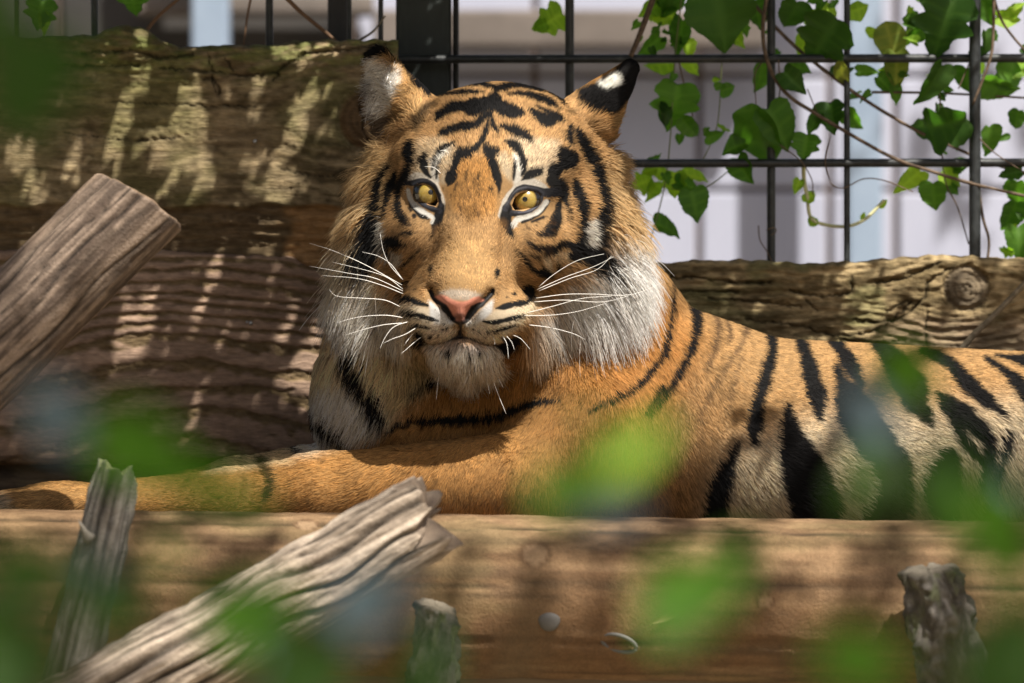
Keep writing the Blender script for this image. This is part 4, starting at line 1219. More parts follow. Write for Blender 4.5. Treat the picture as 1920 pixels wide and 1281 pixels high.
def make_fur():
    tri = np.concatenate([TF[:, [0, 1, 2]], TF[:, [0, 2, 3]]])
    A, B, C = TW[tri[:, 0]], TW[tri[:, 1]], TW[tri[:, 2]]
    area = np.linalg.norm(np.cross(B - A, C - A), axis=1) * 0.5 / (S * S)
    cen = (A + B + C) / 3
    nrm = TNW[tri[:, 0]]
    u, v = to_px(cen)
    dens = np.full(len(tri), 0.19)
    headm = (u > 590) & (u < 1260) & (v < 720) & (cen[:, 1] < 0.16)
    dens[headm] = 0.36
    gl = guide_at(u, v)[:, 3]
    dens *= np.clip(12.0 / gl, 0.11, 1.0) * np.where(headm, 1.0, 1.25)
    dens *= np.where(nrm[:, 1] < 0.35, 1.0, 0.25)
    dens[(u > 1990) | (u < -60)] *= 0.35
    dens[v > 1000] = 0
    dens[(u < 750) & (v < 270) & (cen[:, 1] < 0.2)] *= 2.2
    w_ = area * dens
    n = int(w_.sum() * FUR)
    pick = rng.choice(len(tri), n, p=w_ / w_.sum())
    r1 = np.sqrt(rng.random(n)); r2 = rng.random(n)
    ba, bb, bc = 1 - r1, r1 * (1 - r2), r1 * r2
    t = tri[pick]
    p = TW[t[:, 0]] * ba[:, None] + TW[t[:, 1]] * bb[:, None] + TW[t[:, 2]] * bc[:, None]
    N = TNW[t[:, 0]] * ba[:, None] + TNW[t[:, 1]] * bb[:, None] + TNW[t[:, 2]] * bc[:, None]
    N /= np.linalg.norm(N, axis=1)[:, None] + 1e-9
    u, v = to_px(p)
    keep = sample(bare, u, v) < 0.35 * rng.random(n) + 0.15
    keep |= (p[:, 1] > 0.05)
    p, N, u, v = p[keep], N[keep], u[keep], v[keep]
    n = len(p)
    hm = (THEAD[t[:, 0]] * ba + THEAD[t[:, 1]] * bb + THEAD[t[:, 2]] * bc)[keep][:, None]
    g = guide_at(u, v)
    inb = (hm[:, 0] < 0.5) & (v < 660) & (u > 560) & (u < 1260)      # neck under the ruff: shorter, lying down the neck
    g[inb] = (0.15, 0.95, 0.2, 24)
    jit = rng.normal(0, 1, (n, 2))
    col = sample(coat, u + jit[:, 0], v + jit[:, 1]) * hm + sample(coat_body, u + jit[:, 0], v + jit[:, 1]) * (1 - hm)
    long_ = np.clip((g[:, 3] - 24) / 50, 0, 1)
    L = g[:, 3] * (0.72 - 0.25 * long_ + (0.45 + 0.35 * long_) * rng.random(n)) * S
    # flow: picture direction laid into the skin's tangent plane
    fl = np.stack([g[:, 0], 0.25 * np.hypot(g[:, 0], g[:, 1]), -g[:, 1]], 1)
    fl += (0.16 + 0.10 * long_[:, None]) * rng.normal(0, 1, (n, 3))
    wx = fbm(u / 34, v / 34, seed=41, octv=2); wy = fbm(u / 34, v / 34, seed=77, octv=2)
    fl[:, 0] += wx * 0.28; fl[:, 2] += wy * 0.28
    free = (long_ * sstep(0.28, 0.42, g[:, 2]))[:, None]           # ruff, chin and ear tufts stand off the skin
    fl[:, 1] -= free[:, 0] * 0.40
    dn = (fl * N).sum(1)[:, None]
    fl -= N * (dn * (1 - free) + free * np.minimum(dn - 0.05, 0))
    fl /= np.linalg.norm(fl, axis=1)[:, None] + 1e-9
    lift = np.clip(g[:, 2] + rng.normal(0, 0.07, n), 0.04, 0.9)
    NP = 5
    s = np.linspace(0, 1, NP)
    d0 = fl * np.cos(lift * 1.3)[:, None] + N * np.sin(lift * 1.3)[:, None]
    pts = np.zeros((n, NP, 3))
    droop = ((0.10 + 0.28 * long_) * np.where(v < 285, 0.15, 1.0))[:, None]
    side = np.cross(N, fl)
    curl = rng.normal(0, 1, n)[:, None] * (0.06 + 0.10 * long_[:, None])
    for i, q in enumerate(s):
        pts[:, i] = p - N * 0.6 * S + L[:, None] * (q * d0 + q * q * (side * curl) - q * q * N * (np.sin(lift * 1.3) * 0.45)[:, None])
        pts[:, i, 2] -= (L[:, None] * q * q * droop)[:, 0]
    # clumps: tips of longer hair are drawn together
    cell = (9 + 12 * long_) * S
    key = np.floor(p / cell[:, None] + 0.35 * rng.normal(0, 1, (n, 3)) * 0.5).astype(np.int64)
    key += 1 << 19
    kk = (key[:, 0] << 42) + (key[:, 1] << 21) + key[:, 2]
    uq, inv = np.unique(kk, return_inverse=True)
    cnt = np.bincount(inv)
    tip = np.stack([np.bincount(inv, pts[:, -1, a]) / cnt for a in range(3)], 1)[inv]
    amt = (0.18 + 0.55 * long_)[:, None] * rng.uniform(0.4, 1.0, (n, 1))
    for i, q in enumerate(s):
        pts[:, i] += (tip - pts[:, -1]) * amt * (q ** 1.6) if i < NP - 1 else 0
    pts[:, -1] += (tip - pts[:, -1]) * amt
    bad = np.linalg.norm(pts[:, -1] - p, axis=1) > 1.6 * L + 4 * S      # no strand is pulled out of its own tuft
    pts = pts[~bad]; p = p[~bad]; N = N[~bad]; fl = fl[~bad]; free = free[~bad]; col = col[~bad]; long_ = long_[~bad]; u = u[~bad]; v = v[~bad]; inv = inv[~bad]; n = len(p)
    clump_tone = (1 + 0.16 * rng.normal(0, 1, len(uq)))[inv]
    # colour along the hair
    tone = (clump_tone * (1 + 0.28 * rng.normal(0, 1, n)) * (1 + 0.22 * fbm(u / 60, v / 60, seed=9, octv=3)))[:, None]
    col = np.clip(col * np.clip(tone, 0.45, 1.5), 0.004, 0.9)
    pale = (col[:, 1] > 0.40)[:, None]
    grey = (rng.random(n) < 0.05)[:, None] & pale
    col = np.where(grey, col * (0.32, 0.28, 0.26), col)
    cc = np.zeros((n, NP, 4), np.float32); cc[..., 3] = 1
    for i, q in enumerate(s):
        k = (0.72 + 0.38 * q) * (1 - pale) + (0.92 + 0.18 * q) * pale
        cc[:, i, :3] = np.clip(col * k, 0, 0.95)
    rad = np.zeros((n, NP), np.float32)
    base_r = (0.62 + 0.22 * long_) * S * rng.uniform(0.7, 1.25, n)
    for i, q in enumerate(s):
        rad[:, i] = base_r * (1 - 0.82 * q ** 1.5)
    c = bpy.data.hair_curves.new('fur')
    c.add_curves([NP] * n)
    c.attributes['position'].data.foreach_set('vector', pts.reshape(-1).astype(np.float32))
    ra = c.attributes.get('radius') or c.attributes.new('radius', 'FLOAT', 'POINT')
    ra.data.foreach_set('value', rad.ravel())
    ca = c.attributes.new('coat', 'FLOAT_COLOR', 'POINT')
    ca.data.foreach_set('color', cc.ravel())
    na = c.attributes.new('skin_normal', 'FLOAT_VECTOR', 'POINT')
    nn = np.repeat((N * (0.85 - 0.25 * free) + fl * (0.25 - 0.15 * free) + np.array((0.08, -0.18, 0.50)) * free)[:, None, :], NP, 1)
    na.data.foreach_set('vector', nn.astype(np.float32).ravel())
    m = NT('tiger_fur')
    m.n.remove(m.bsdf)
    col_ = m.attr('coat', 'Color')
    df = m.add('ShaderNodeBsdfDiffuse'); m.set(df, 'Color', col_)
    m.set(df, 'Normal', m.attr('skin_normal', 'Vector'))
    tr = m.add('ShaderNodeBsdfHair', component='Transmission'); m.set(tr, 'Color', col_)
    tr.inputs['RoughnessU'].default_value = 0.5; tr.inputs['RoughnessV'].default_value = 1.0
    hr = m.add('ShaderNodeBsdfHair', component='Reflection')
    m.set(hr, 'Color', m.mix(0.35, col_, (0.30, 0.30, 0.31)))
    hr.inputs['RoughnessU'].default_value = 0.25; hr.inputs['RoughnessV'].default_value = 0.7
    lum = m.add('ShaderNodeRGBToBW'); m.set(lum, 0, col_)
    m1 = m.add('ShaderNodeMixShader'); m.set(m1, 0, m.math('MULTIPLY_ADD', lum.outputs[0], 0.50, 0.12))
    m.l.new(df.outputs[0], m1.inputs[1]); m.l.new(tr.outputs[0], m1.inputs[2])
    m2 = m.add('ShaderNodeMixShader'); m2.inputs[0].default_value = 0.08
    m.l.new(m1.outputs[0], m2.inputs[1]); m.l.new(hr.outputs[0], m2.inputs[2])
    m.l.new(m2.outputs[0], m.out.inputs[0])
    c.materials.append(m.m)
    o = bpy.data.objects.new('fur', c)
    COL.objects.link(o)
    o.parent = tiger
    print('fur strands', n)
if FUR > 0:
    make_fur()

# ---- 5. whiskers
wm = NT('whisker'); wm.base((0.86, 0.84, 0.80), 0.35)
WHISK = [
 [(490, 380), (300, 275), (130, 200), (0, 158)], [(495, 352), (430, 280), (392, 200), (375, 110)], [(490, 346), (430, 268), (360, 225), (280, 205)],
 [(495, 412), (350, 345), (220, 320), (0, 280)], [(495, 402), (420, 345), (330, 310), (120, 258)], [(495, 426), (380, 380), (250, 345), (70, 330)],
 [(490, 500), (400, 460), (280, 450), (150, 440), (105, 405)], [(510, 555), (400, 540), (260, 550), (140, 582)], [(510, 580), (400, 590), (300, 612), (190, 645)],
 [(540, 570), (450, 600), (400, 660), (372, 722)], [(575, 600), (510, 640), (440, 665), (390, 690)], [(600, 650), (560, 680), (520, 715), (485, 745)], [(560, 625), (530, 660), (500, 700)],
 [(1215, 390), (1300, 320), (1420, 250), (1560, 215)], [(1205, 405), (1350, 340), (1500, 285), (1612, 230)], [(1215, 412), (1380, 345), (1520, 300), (1600, 226)],
 [(1200, 450), (1350, 430), (1500, 428), (1700, 432), (1870, 368)], [(1190, 470), (1350, 460), (1550, 470), (1700, 435)], [(1145, 530), (1300, 490), (1450, 450), (1600, 440)],
 [(1130, 542), (1280, 540), (1420, 520), (1560, 480)], [(1150, 590), (1270, 605), (1390, 635), (1460, 668)], [(1065, 640), (1120, 665), (1170, 722)], [(1015, 640), (1045, 690), (1055, 772)],
 [(1035, 640), (1070, 680), (1085, 722)], [(970, 650), (980, 672), (982, 695)],
 [(690, 840), (680, 900), (672, 985)], [(860, 845), (852, 900), (835, 952)], [(920, 845), (945, 910), (955, 958)], [(960, 850), (1000, 960), (1042, 1062)], [(985, 845), (1025, 922)],
]
for wp in WHISK:
    f = np.array(full('B', wp))
    q = spline(f, 14)
    y0 = surf_y(f[0][0], f[0][1])
    if y0 is None or y0 > -100: y0 = -110.0
    ln = np.linalg.norm(q - q[0], axis=1)
    ys = y0 + 4 - 0.30 * ln + 0.0016 * ln ** 2
    pts = np.array([P(a, b, y) for (a, b), y in zip(q, ys)])
    thick = 0.8 if len(wp) > 3 else 0.62
    link('whisker', tube_mesh('whisker', pts, np.linspace(thick, 0.25, 14) * S, 5), wm.m, tiger)
for wp in ([(745, 620), (720, 600), (690, 600)], [(1110, 600), (1040, 575), (980, 560)], [(700, 725), (660, 690), (610, 685)]):
    f = np.array([(580 + a / 2.8235, 70 + b / 2.8235) for a, b in wp])
    q = spline(f, 10); y0 = surf_y(f[0][0], f[0][1]) or 0
    pts = np.array([P(a, b, y0 + 2 - 0.5 * i) for i, (a, b) in enumerate(q)])
    link('whisker', tube_mesh('whisker', pts, np.linspace(0.7, 0.2, 10) * S, 5), wm.m, tiger)
# ================================================================== LOGS
log_mat = col_mat('log_wood', 0.85, 300, 0.6, 0.003, (1, 1, 1), 0.55, 0.25)
def make_log(name, A, B, ra, rb, tint_f, relief_f, nl=160, na=96, end_tilt=(0, 0), bend=None, seed=0, mat=log_mat, flat=1.0, end_col=(0.30, 0.22, 0.15), ref=(0, 0, 1), jag=0):
    """log from A to B (world); relief_f(l, a, th) -> px outwards; th=0 is the upper side, th=pi/2 towards the camera"""
    A = np.array(A); B = np.array(B)
    ln = np.linalg.norm(B - A); D_ = (B - A) / ln
    up = np.array(ref, float); up = up - D_ * up.dot(D_); up /= np.linalg.norm(up)
    sd = np.cross(D_, up)
    if sd[1] > 0: sd = -sd                      # side vector towards the camera
    l = np.linspace(0, 1, nl); th = np.linspace(0, 2 * math.pi, na, endpoint=False)
    Lg, Th = np.meshgrid(l, th, indexing='ij')
    lp = Lg * ln / S
    r = ra + (rb - ra) * Lg + relief_f(lp, Th, ln / S)
    C = tint_f(lp, Th, ln / S)
    off = (end_tilt[0] * np.cos(Th) + end_tilt[1] * np.sin(Th)) * r * np.clip((Lg - 0.75) / 0.25, 0, 1) ** 2
    off = off + (3 + jag) * fbm(np.cos(Th) * 3, np.sin(Th) * 3, seed=seed + 5, octv=3) * np.clip((Lg - 0.8) / 0.2, 0, 1) ** 2
    Pp = A + D_ * (Lg * ln + off * S)[..., None] + (up * (np.cos(Th) * r * S)[..., None]) + sd * (np.sin(Th) * r * S * flat)[..., None]
    if bend is not None:
        Pp = Pp + np.array(bend) * (4 * Lg * (1 - Lg))[..., None]
    Vv = Pp.reshape(-1, 3)
    i = np.arange(nl - 1)[:, None] * na; j = np.arange(na)[None, :]; j2 = (j + 1) % na
    F = np.stack([i + j, i + j2, i + na + j2, i + na + j], -1).reshape(-1, 4)
    tint = [C.reshape(-1, 3)]; extra = []; Fx = []
    base = len(Vv)
    for row, sgn in ((0, -1), (nl - 1, 1)):
        ring0 = row * na + np.arange(na)
        cpt = Pp[row].mean(0)
        prev = ring0
        for s_, k in enumerate((0.94, 0.7, 0.4, 0.08)):
            q = cpt + (Pp[row] - cpt) * k + D_ * sgn * S * (np.array([4, 6, 5, 3])[s_] + 2.5 * noise(np.cos(th) * (4 + s_), np.sin(th) * 4, seed=seed + s_))[:, None]
            extra.append(q); idx = base + np.arange(na); base += na
            tint.append(np.tile(np.array(end_col) * (0.75 + 0.5 * ((s_ * 37) % 10) / 10), (na, 1)))
            jj = np.arange(na); jn = (jj + 1) % na
            f = np.stack([prev[jj], prev[jn], idx[jn], idx[jj]], -1)
            Fx.append(f if sgn > 0 else f[:, ::-1]); prev = idx
        extra.append(cpt[None] + D_ * sgn * S * 3); ci = base; base += 1
        tint.append(np.array(end_col)[None] * 0.6)
        f = np.stack([prev[jj], prev[jn], np.full(na, ci), np.full(na, ci)], -1)
        Fx.append(f if sgn > 0 else f[:, ::-1])
    Vv = np.concatenate([Vv] + extra)
    me = bpy.data.meshes.new(name)
    allf = np.concatenate([F] + Fx)
    me = mesh_np(name, Vv, allf[(allf[:, 2] != allf[:, 3])])
    tri = allf[allf[:, 2] == allf[:, 3]][:, :3]
    bm = bmesh.new(); bm.from_mesh(me); bm.verts.ensure_lookup_table()
    for t in tri:
        try: bm.faces.new([bm.verts[int(x)] for x in t])
        except ValueError: pass
    bmesh.ops.recalc_face_normals(bm, faces=bm.faces)
    bm.to_mesh(me); bm.free()
    vattr(me, 'tint', np.clip(np.concatenate(tint), 0.006, 0.7), 'FLOAT_COLOR')
    return link(name, me, mat)

def ang(th, c):          # wrapped angular distance
    return np.abs((th - c + math.pi) % (2 * math.pi) - math.pi)

def wood_relief(seed, grooves=(), amp=3.0, lscale=220, ascale=9.0, wob=0.15):
    def f(lp, th, ln):
        x = np.cos(th) * ascale; z = np.sin(th) * ascale
        h = amp * fbm(lp / lscale, x, z, seed=seed, octv=4) + amp * 0.6 * fbm(lp / 60, x * 2.2, z * 2.2, seed=seed + 3, octv=3)
        for (a0, a1, wd, dp) in grooves:
            c = a0 + (a1 - a0) * lp / ln + wob * noise(lp / 130, lp * 0, seed=seed + 9)
            h = h - dp * (0.45 + 0.75 * np.clip(noise(lp / 120 + a0 * 7, lp * 0, seed=seed + 13) + .4, 0, 1)) * np.exp(-(ang(th, c) / wd) ** 2)
        h = h - amp * 1.3 * np.clip(fbm(lp / 55, x * .5, z * .5, seed=seed + 21, octv=3), 0, 1) ** 0.7
        return h
    return f
def wood_tint(seed, dark, light, grooves=(), lscale=260, ascale=11.0, wob=0.15, extra=None):
    def f(lp, th, ln):
        x = np.cos(th) * ascale; z = np.sin(th) * ascale
        n = fbm(lp / lscale, x, z, seed=seed + 30, octv=4) + 0.4 * fbm(lp / 30, x * 2, z * 2, seed=seed + 33, octv=3)
        c = lerp3(dark, light, sstep(-.5, .5, n))
        for (a0, a1, wd, dp) in grooves:
            cc = a0 + (a1 - a0) * lp / ln + wob * noise(lp / 130, lp * 0, seed=seed + 9)
            c = c * (1 - 0.8 * np.exp(-(ang(th, cc) / (wd * 0.9)) ** 2))[..., None]
        if extra is not None: c = extra(c, lp, th, ln)
        return c
    return f

# ---- peeled log along the front of the platform
def rail_extra(c, lp, th, ln):
    u_ = -900 + lp
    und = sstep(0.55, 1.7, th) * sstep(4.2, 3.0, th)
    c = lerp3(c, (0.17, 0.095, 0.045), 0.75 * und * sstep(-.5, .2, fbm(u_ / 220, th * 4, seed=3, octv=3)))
    st = sstep(.12, .42, fbm(u_ / 260, th * 9, seed=6, octv=4)) * sstep(0.2, 0.8, th)
    c = lerp3(c, (0.08, 0.05, 0.028), 0.55 * st)
    gr = sstep(.1, .5, fbm(u_ / 160, th * 3, seed=16, octv=3))
    c = lerp3(c, (0.16, 0.14, 0.06), 0.25 * gr)
    for (ku, kt, ra_, rb_) in ((930, 0.95, 24, 0.16), (1340, 1.5, 14, .08), (520, 0.5, 20, .10)):
        q = np.hypot((u_ - ku) / ra_, (th - kt) / rb_)
        c = lerp3(c, (0.11, 0.06, 0.03), 0.8 * np.exp(-((q - 1) / 0.25) ** 2)); c = lerp3(c, (0.33, 0.22, 0.13), 0.7 * sstep(1, .8, q))
    return c
rail_g = ((0.42, 0.62, 0.03, 3.0), (1.45, 1.25, 0.03, 3.5), (2.0, 2.05, 0.04, 4))
RY = -400; RR = 150
A_ = P(-900, 962 + RR - 14, RY); B_ = P(2600, 985 + RR + 12, RY)
rail = make_log('peeled_log', A_, B_, RR, RR + 2, wood_tint(90, (0.13, 0.075, 0.038), (0.29, 0.185, 0.10), rail_g, 500, 9, 0.06, rail_extra), wood_relief(90, rail_g, 2.2, 500, 6, 0.06), nl=700, na=110, seed=2)
tag(rail, 'long peeled tan log lying along the front edge of the platform', 'log')
# wire staple, washer and a dry scrap on the log
def on_rail(u, v): # depth of the log's face behind a pixel
    k = 1 + RY * S / DIST
    zc = A_[2] + (B_[2] - A_[2]) * (u + 900) / 3500
    dz = (P(u, v, RY).z - zc) / S
    return RY - math.sqrt(max(RR ** 2 - dz ** 2, 0))
wire_m = NT('galvanised_wire'); wire_m.base((0.12, 0.115, 0.11), 0.7); wire_m.bsdf.inputs['Metallic'].default_value = 0.3
t = np.linspace(0, 2 * math.pi, 28)
ringp = np.array([P(1160 + 34 * math.cos(a) * math.cos(.3) - 12 * math.sin(a) * math.sin(.3), 1206 + 34 * math.cos(a) * math.sin(.3) + 14 * math.sin(a), on_rail(1160, 1206 + 14 * math.sin(a)) - 5) for a in t])
o = link('wire_ring', tube_mesh('wire_ring', ringp, 3.6 * S, 8), wire_m.m); tag(o, 'pale oval wire ring fixed to the peeled log', 'ring')
bm = bmesh.new(); bmesh.ops.create_icosphere(bm, subdivisions=3, radius=17 * S)
for q in bm.verts:
    q.co.y *= 0.45; q.co.x *= 1.15 + 0.1 * math.sin(q.co.z * 260)
me = bpy.data.meshes.new('bolt'); bm.to_mesh(me); bm.free()
o = link('bolt', me, wire_m.m, None, P(1030, 1166, on_rail(1030, 1166) - 3)); tag(o, 'round pale bolt head driven into the peeled log', 'bolt')
dry_m = NT('dry_leaf'); dry_m.base((0.22, 0.15, 0.06), 0.8)
sv = []
for i in range(9):
    x = -32 + 8 * i; wv = 7 * math.sin(math.pi * (i + .5) / 9)
    for sg in (-1, 0, 1): sv.append(P(1250 + x, 1158 - 0.35 * x + sg * wv, on_rail(1250, 1158) - 4 - 4 * abs(sg) - 3 * math.sin(i)))
sf = [(3 * i + a, 3 * i + a + 1, 3 * i + a + 4, 3 * i + a + 3) for i in range(8) for a in (0, 1)]
o = link('dry_leaf', pydata('dry_leaf', sv, sf), dry_m.m); tag(o, 'curled yellow dry leaf stuck on the peeled log', 'leaf')

# ---- grey driftwood log leaning in from the side
g1 = ((0.95, 0.62, 0.07, 20), (1.75, 1.5, 0.03, 4), (0.15, 0.2, 0.02, 3), (2.2, 2.3, 0.05, 5), (1.15, 1.25, 0.02, 3))
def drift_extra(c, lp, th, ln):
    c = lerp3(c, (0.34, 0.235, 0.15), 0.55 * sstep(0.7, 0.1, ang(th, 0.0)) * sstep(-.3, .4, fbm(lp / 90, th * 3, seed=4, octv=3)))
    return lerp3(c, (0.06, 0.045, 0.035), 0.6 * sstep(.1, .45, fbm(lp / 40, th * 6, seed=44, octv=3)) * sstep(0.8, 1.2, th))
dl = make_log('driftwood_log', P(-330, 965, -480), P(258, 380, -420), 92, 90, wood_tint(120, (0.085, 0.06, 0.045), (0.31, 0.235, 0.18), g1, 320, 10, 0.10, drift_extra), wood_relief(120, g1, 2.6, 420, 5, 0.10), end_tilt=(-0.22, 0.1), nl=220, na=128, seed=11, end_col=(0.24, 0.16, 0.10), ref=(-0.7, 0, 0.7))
tag(dl, 'thick grey brown driftwood log with a long crack and sawn end leaning across the boards', 'log')

# ---- split grey log lying across the front
g2 = ((0.35, 0.42, 0.07, 16), (1.15, 1.05, 0.10, 26), (0.75, 0.72, 0.03, 8), (1.62, 1.7, 0.06, 14), (2.3, 2.2, 0.08, 12), (5.9, 5.95, 0.05, 8))
sl = make_log('split_log', P(20, 1420, -860), P(796, 972, -760), 84, 74, wood_tint(140, (0.15, 0.115, 0.085), (0.52, 0.43, 0.34), g2, 420, 13, 0.20), wood_relief(140, g2, 6.5, 420, 10, 0.20), end_tilt=(0.10, -0.25), nl=220, na=140, seed=21, jag=70, flat=0.8, end_col=(0.26, 0.20, 0.15), ref=(-0.5, 0, 0.86))
tag(sl, 'pale split log with deep lengthwise ridges lying across in front of the peeled log', 'log')

# ---- short broken branch stub in front of the paw
g3 = ((1.2, 1.4, 0.12, 6), (0.3, 0.5, 0.1, 4))
st = make_log('branch_stub', P(120, 1330, -720), P(218, 892, -700), 48, 42, wood_tint(160, (0.06, 0.055, 0.05), (0.24, 0.22, 0.19), g3, 160, 9, 0.2), wood_relief(160, g3, 6.0, 120, 5, 0.2), end_tilt=(0.2, 0.3), jag=30, nl=120, na=64, seed=31, end_col=(0.25, 0.25, 0.14), ref=(-1, 0, 0.2))
tag(st, 'grey broken branch stub standing upright before the stretched paw', 'branch')
spk = tube_mesh('spike', spline([P(168, 1010, -745), P(158, 996, -752), P(148, 976, -756)], 6), np.array([13, 9, 7, 5, 3, 1]) * S, 8)
vattr(spk, 'tint', np.tile((0.2, 0.18, 0.15), (len(spk.vertices), 1)), 'FLOAT_COLOR')
link('spike', spk, log_mat, st)

# ---- knobbly bark stump
def bark_rel(lp, th, ln):
    x = np.cos(th) * 3.2; z = np.sin(th) * 3.2
    n = fbm(lp / 44, x, z, seed=181, octv=4)
    h = 22 * n + 14 * np.abs(fbm(lp / 30, x * 1.6, z * 1.6, seed=183, octv=3))
    for (kl, ka, kr) in ((400, 1.25, 20), (330, 1.75, 26), (262, 1.1, 24), (450, 0.7, 16), (215, 0.6, 30), (300, 0.7, 18)):
        q = np.hypot((lp - kl) / kr, ang(th, ka) * 50 / kr)
        h = h + 12 * np.exp(-(q / 0.9) ** 4) - 9 * np.exp(-(q / 0.35) ** 2)
    return h
def bark_tint(lp, th, ln):
    x = np.cos(th) * 4; z = np.sin(th) * 4
    n = fbm(lp / 30, x, z, seed=190, octv=4)
    c = lerp3((0.03, 0.027, 0.025), (0.15, 0.135, 0.12), sstep(-.35, .5, n))
    return lerp3(c, (0.13, 0.15, 0.07), 0.5 * sstep(.1, .4, fbm(lp / 50, x, z, seed=193, octv=3)))
bs = make_log('bark_stump', P(1850, 1520, -660), P(1742, 1072, -640), 66, 44, bark_tint, bark_rel, nl=150, na=90, seed=41, end_tilt=(0.1, -0.2), end_col=(0.16, 0.14, 0.11), ref=(-1, 0, 0.2))
tag(bs, 'dark knobbly bark covered stump with pale discs before the peeled log', 'stump')
lump = make_log('bark_lump', P(800, 1360, -660), P(820, 1140, -640), 50, 30, bark_tint, bark_rel, nl=100, na=70, seed=51, end_tilt=(0.2, -0.3), end_col=(0.2, 0.17, 0.13), ref=(-1, 0, 0.2))
tag(lump, 'rough bark lump with pale flakes under the sawn end of the split log', 'stump')

# ---- thin sticks
stick_m = NT('stick_bark'); stick_m.base(stick_m.ramp(stick_m.noise(stick_m.coord(), 120, 4), [(0.3, (0.10, 0.08, 0.05)), (0.7, (0.24, 0.20, 0.14))]), 0.85)
def stick(pts, r, label, name='stick', mat=stick_m.m, taper=0.7):
    q = spline([tuple(P(*p)) for p in pts], 24)
    o = link(name, tube_mesh(name, q, np.linspace(r, r * taper, 24) * S, 8), mat)
    tag(o, label, 'stick')
stick([(1760, 720, 470), (1815, 640, 462), (1870, 585, 458), (1990, 460, 452)], 7, 'thin grey stick leaning on the cracked board above the back of the tiger')
red_m = NT('vine_bark'); red_m.base((0.16, 0.09, 0.05), 0.8)
stick([(272, 62, 505), (285, 44, 510), (306, 22, 520), (340, -6, 530)], 4.5, 'short reddish twig sprouting from the hump on the mossy board', 'twig', red_m.m)
stick([(520, -20, 560), (570, 28, 560), (610, 60, 560), (645, 92, 560)], 4.5, 'brown twig slanting down onto the mossy board beside the steel post', 'twig', red_m.m)
stick([(474, -20, 590), (464, 30, 590), (455, 100, 590)], 2.6, 'thin upright brown stem rising behind the mossy board', 'twig', red_m.m)
stick([(672, 78, 560), (700, 58, 560), (722, 30, 575)], 2.6, 'thin pale twig beside the slim steel post', 'twig', stick_m.m)
# ================================================================== PLANTS
def leaf_mat(name, c0, c1, trans, gloss=0.45):
    m = NT(name)
    oi = m.add('ShaderNodeObjectInfo')
    n = m.noise(m.mapping(m.coord(), (1, 1, 1)), 60, 4, 0.6)
    f = m.math('ADD', m.math('MULTIPLY', n, 0.6), m.math('MULTIPLY', oi.outputs['Random'], 0.4))
    c = m.ramp(f, [(0.3, c0), (0.7, c1)])
    vn = m.attr('vein')
    c = m.mix(m.math('MULTIPLY', vn, 0.35), c, (c1[0] * 1.7, c1[1] * 1.5, c1[2] * 1.6))
    m.base(c, gloss, m.bump(m.math('ADD', n, m.math('MULTIPLY', vn, -0.6)), 0.3, 0.002), 0.4)
    tl = m.add('ShaderNodeBsdfTranslucent')
    m.set(tl, 'Color', m.mix(1.0, c, trans, 'MULTIPLY'))
    mx = m.add('ShaderNodeMixShader'); mx.inputs[0].default_value = 0.5
    m.l.new(m.bsdf.outputs[0], mx.inputs[1]); m.l.new(tl.outputs[0], mx.inputs[2])
    m.l.new(mx.outputs[0], m.out.inputs[0])
    return m.m
LEAF = {'shade': leaf_mat('shrub_dark', (0.02, 0.055, 0.006), (0.04, 0.095, 0.010), (1.6, 2.0, 0.7)), 'bush': leaf_mat('shrub_mid', (0.055, 0.15, 0.008), (0.085, 0.215, 0.012), (1.6, 1.9, 0.6)),
        'dark': leaf_mat('leaf_dark', (0.025, 0.065, 0.010), (0.05, 0.11, 0.016), (1.6, 2.2, 0.8)),
        'mid': leaf_mat('leaf_mid', (0.05, 0.13, 0.016), (0.09, 0.20, 0.025), (1.6, 1.9, 0.7)),
        'young_lit': leaf_mat('leaf_young_lit', (0.17, 0.33, 0.025), (0.30, 0.48, 0.045), (1.6, 1.7, 0.7)),  # young green, brightened to stand for sun shining through the leaf
        'sere': leaf_mat('leaf_sere', (0.11, 0.18, 0.03), (0.24, 0.28, 0.05), (1.5, 1.4, 0.7)),
        'sky_sheen': leaf_mat('leaf_sky_sheen', (0.14, 0.22, 0.26), (0.21, 0.31, 0.36), (1.0, 1.0, 1.0), 0.35)}  # bluish tone stands for sky reflected on glossy leaves

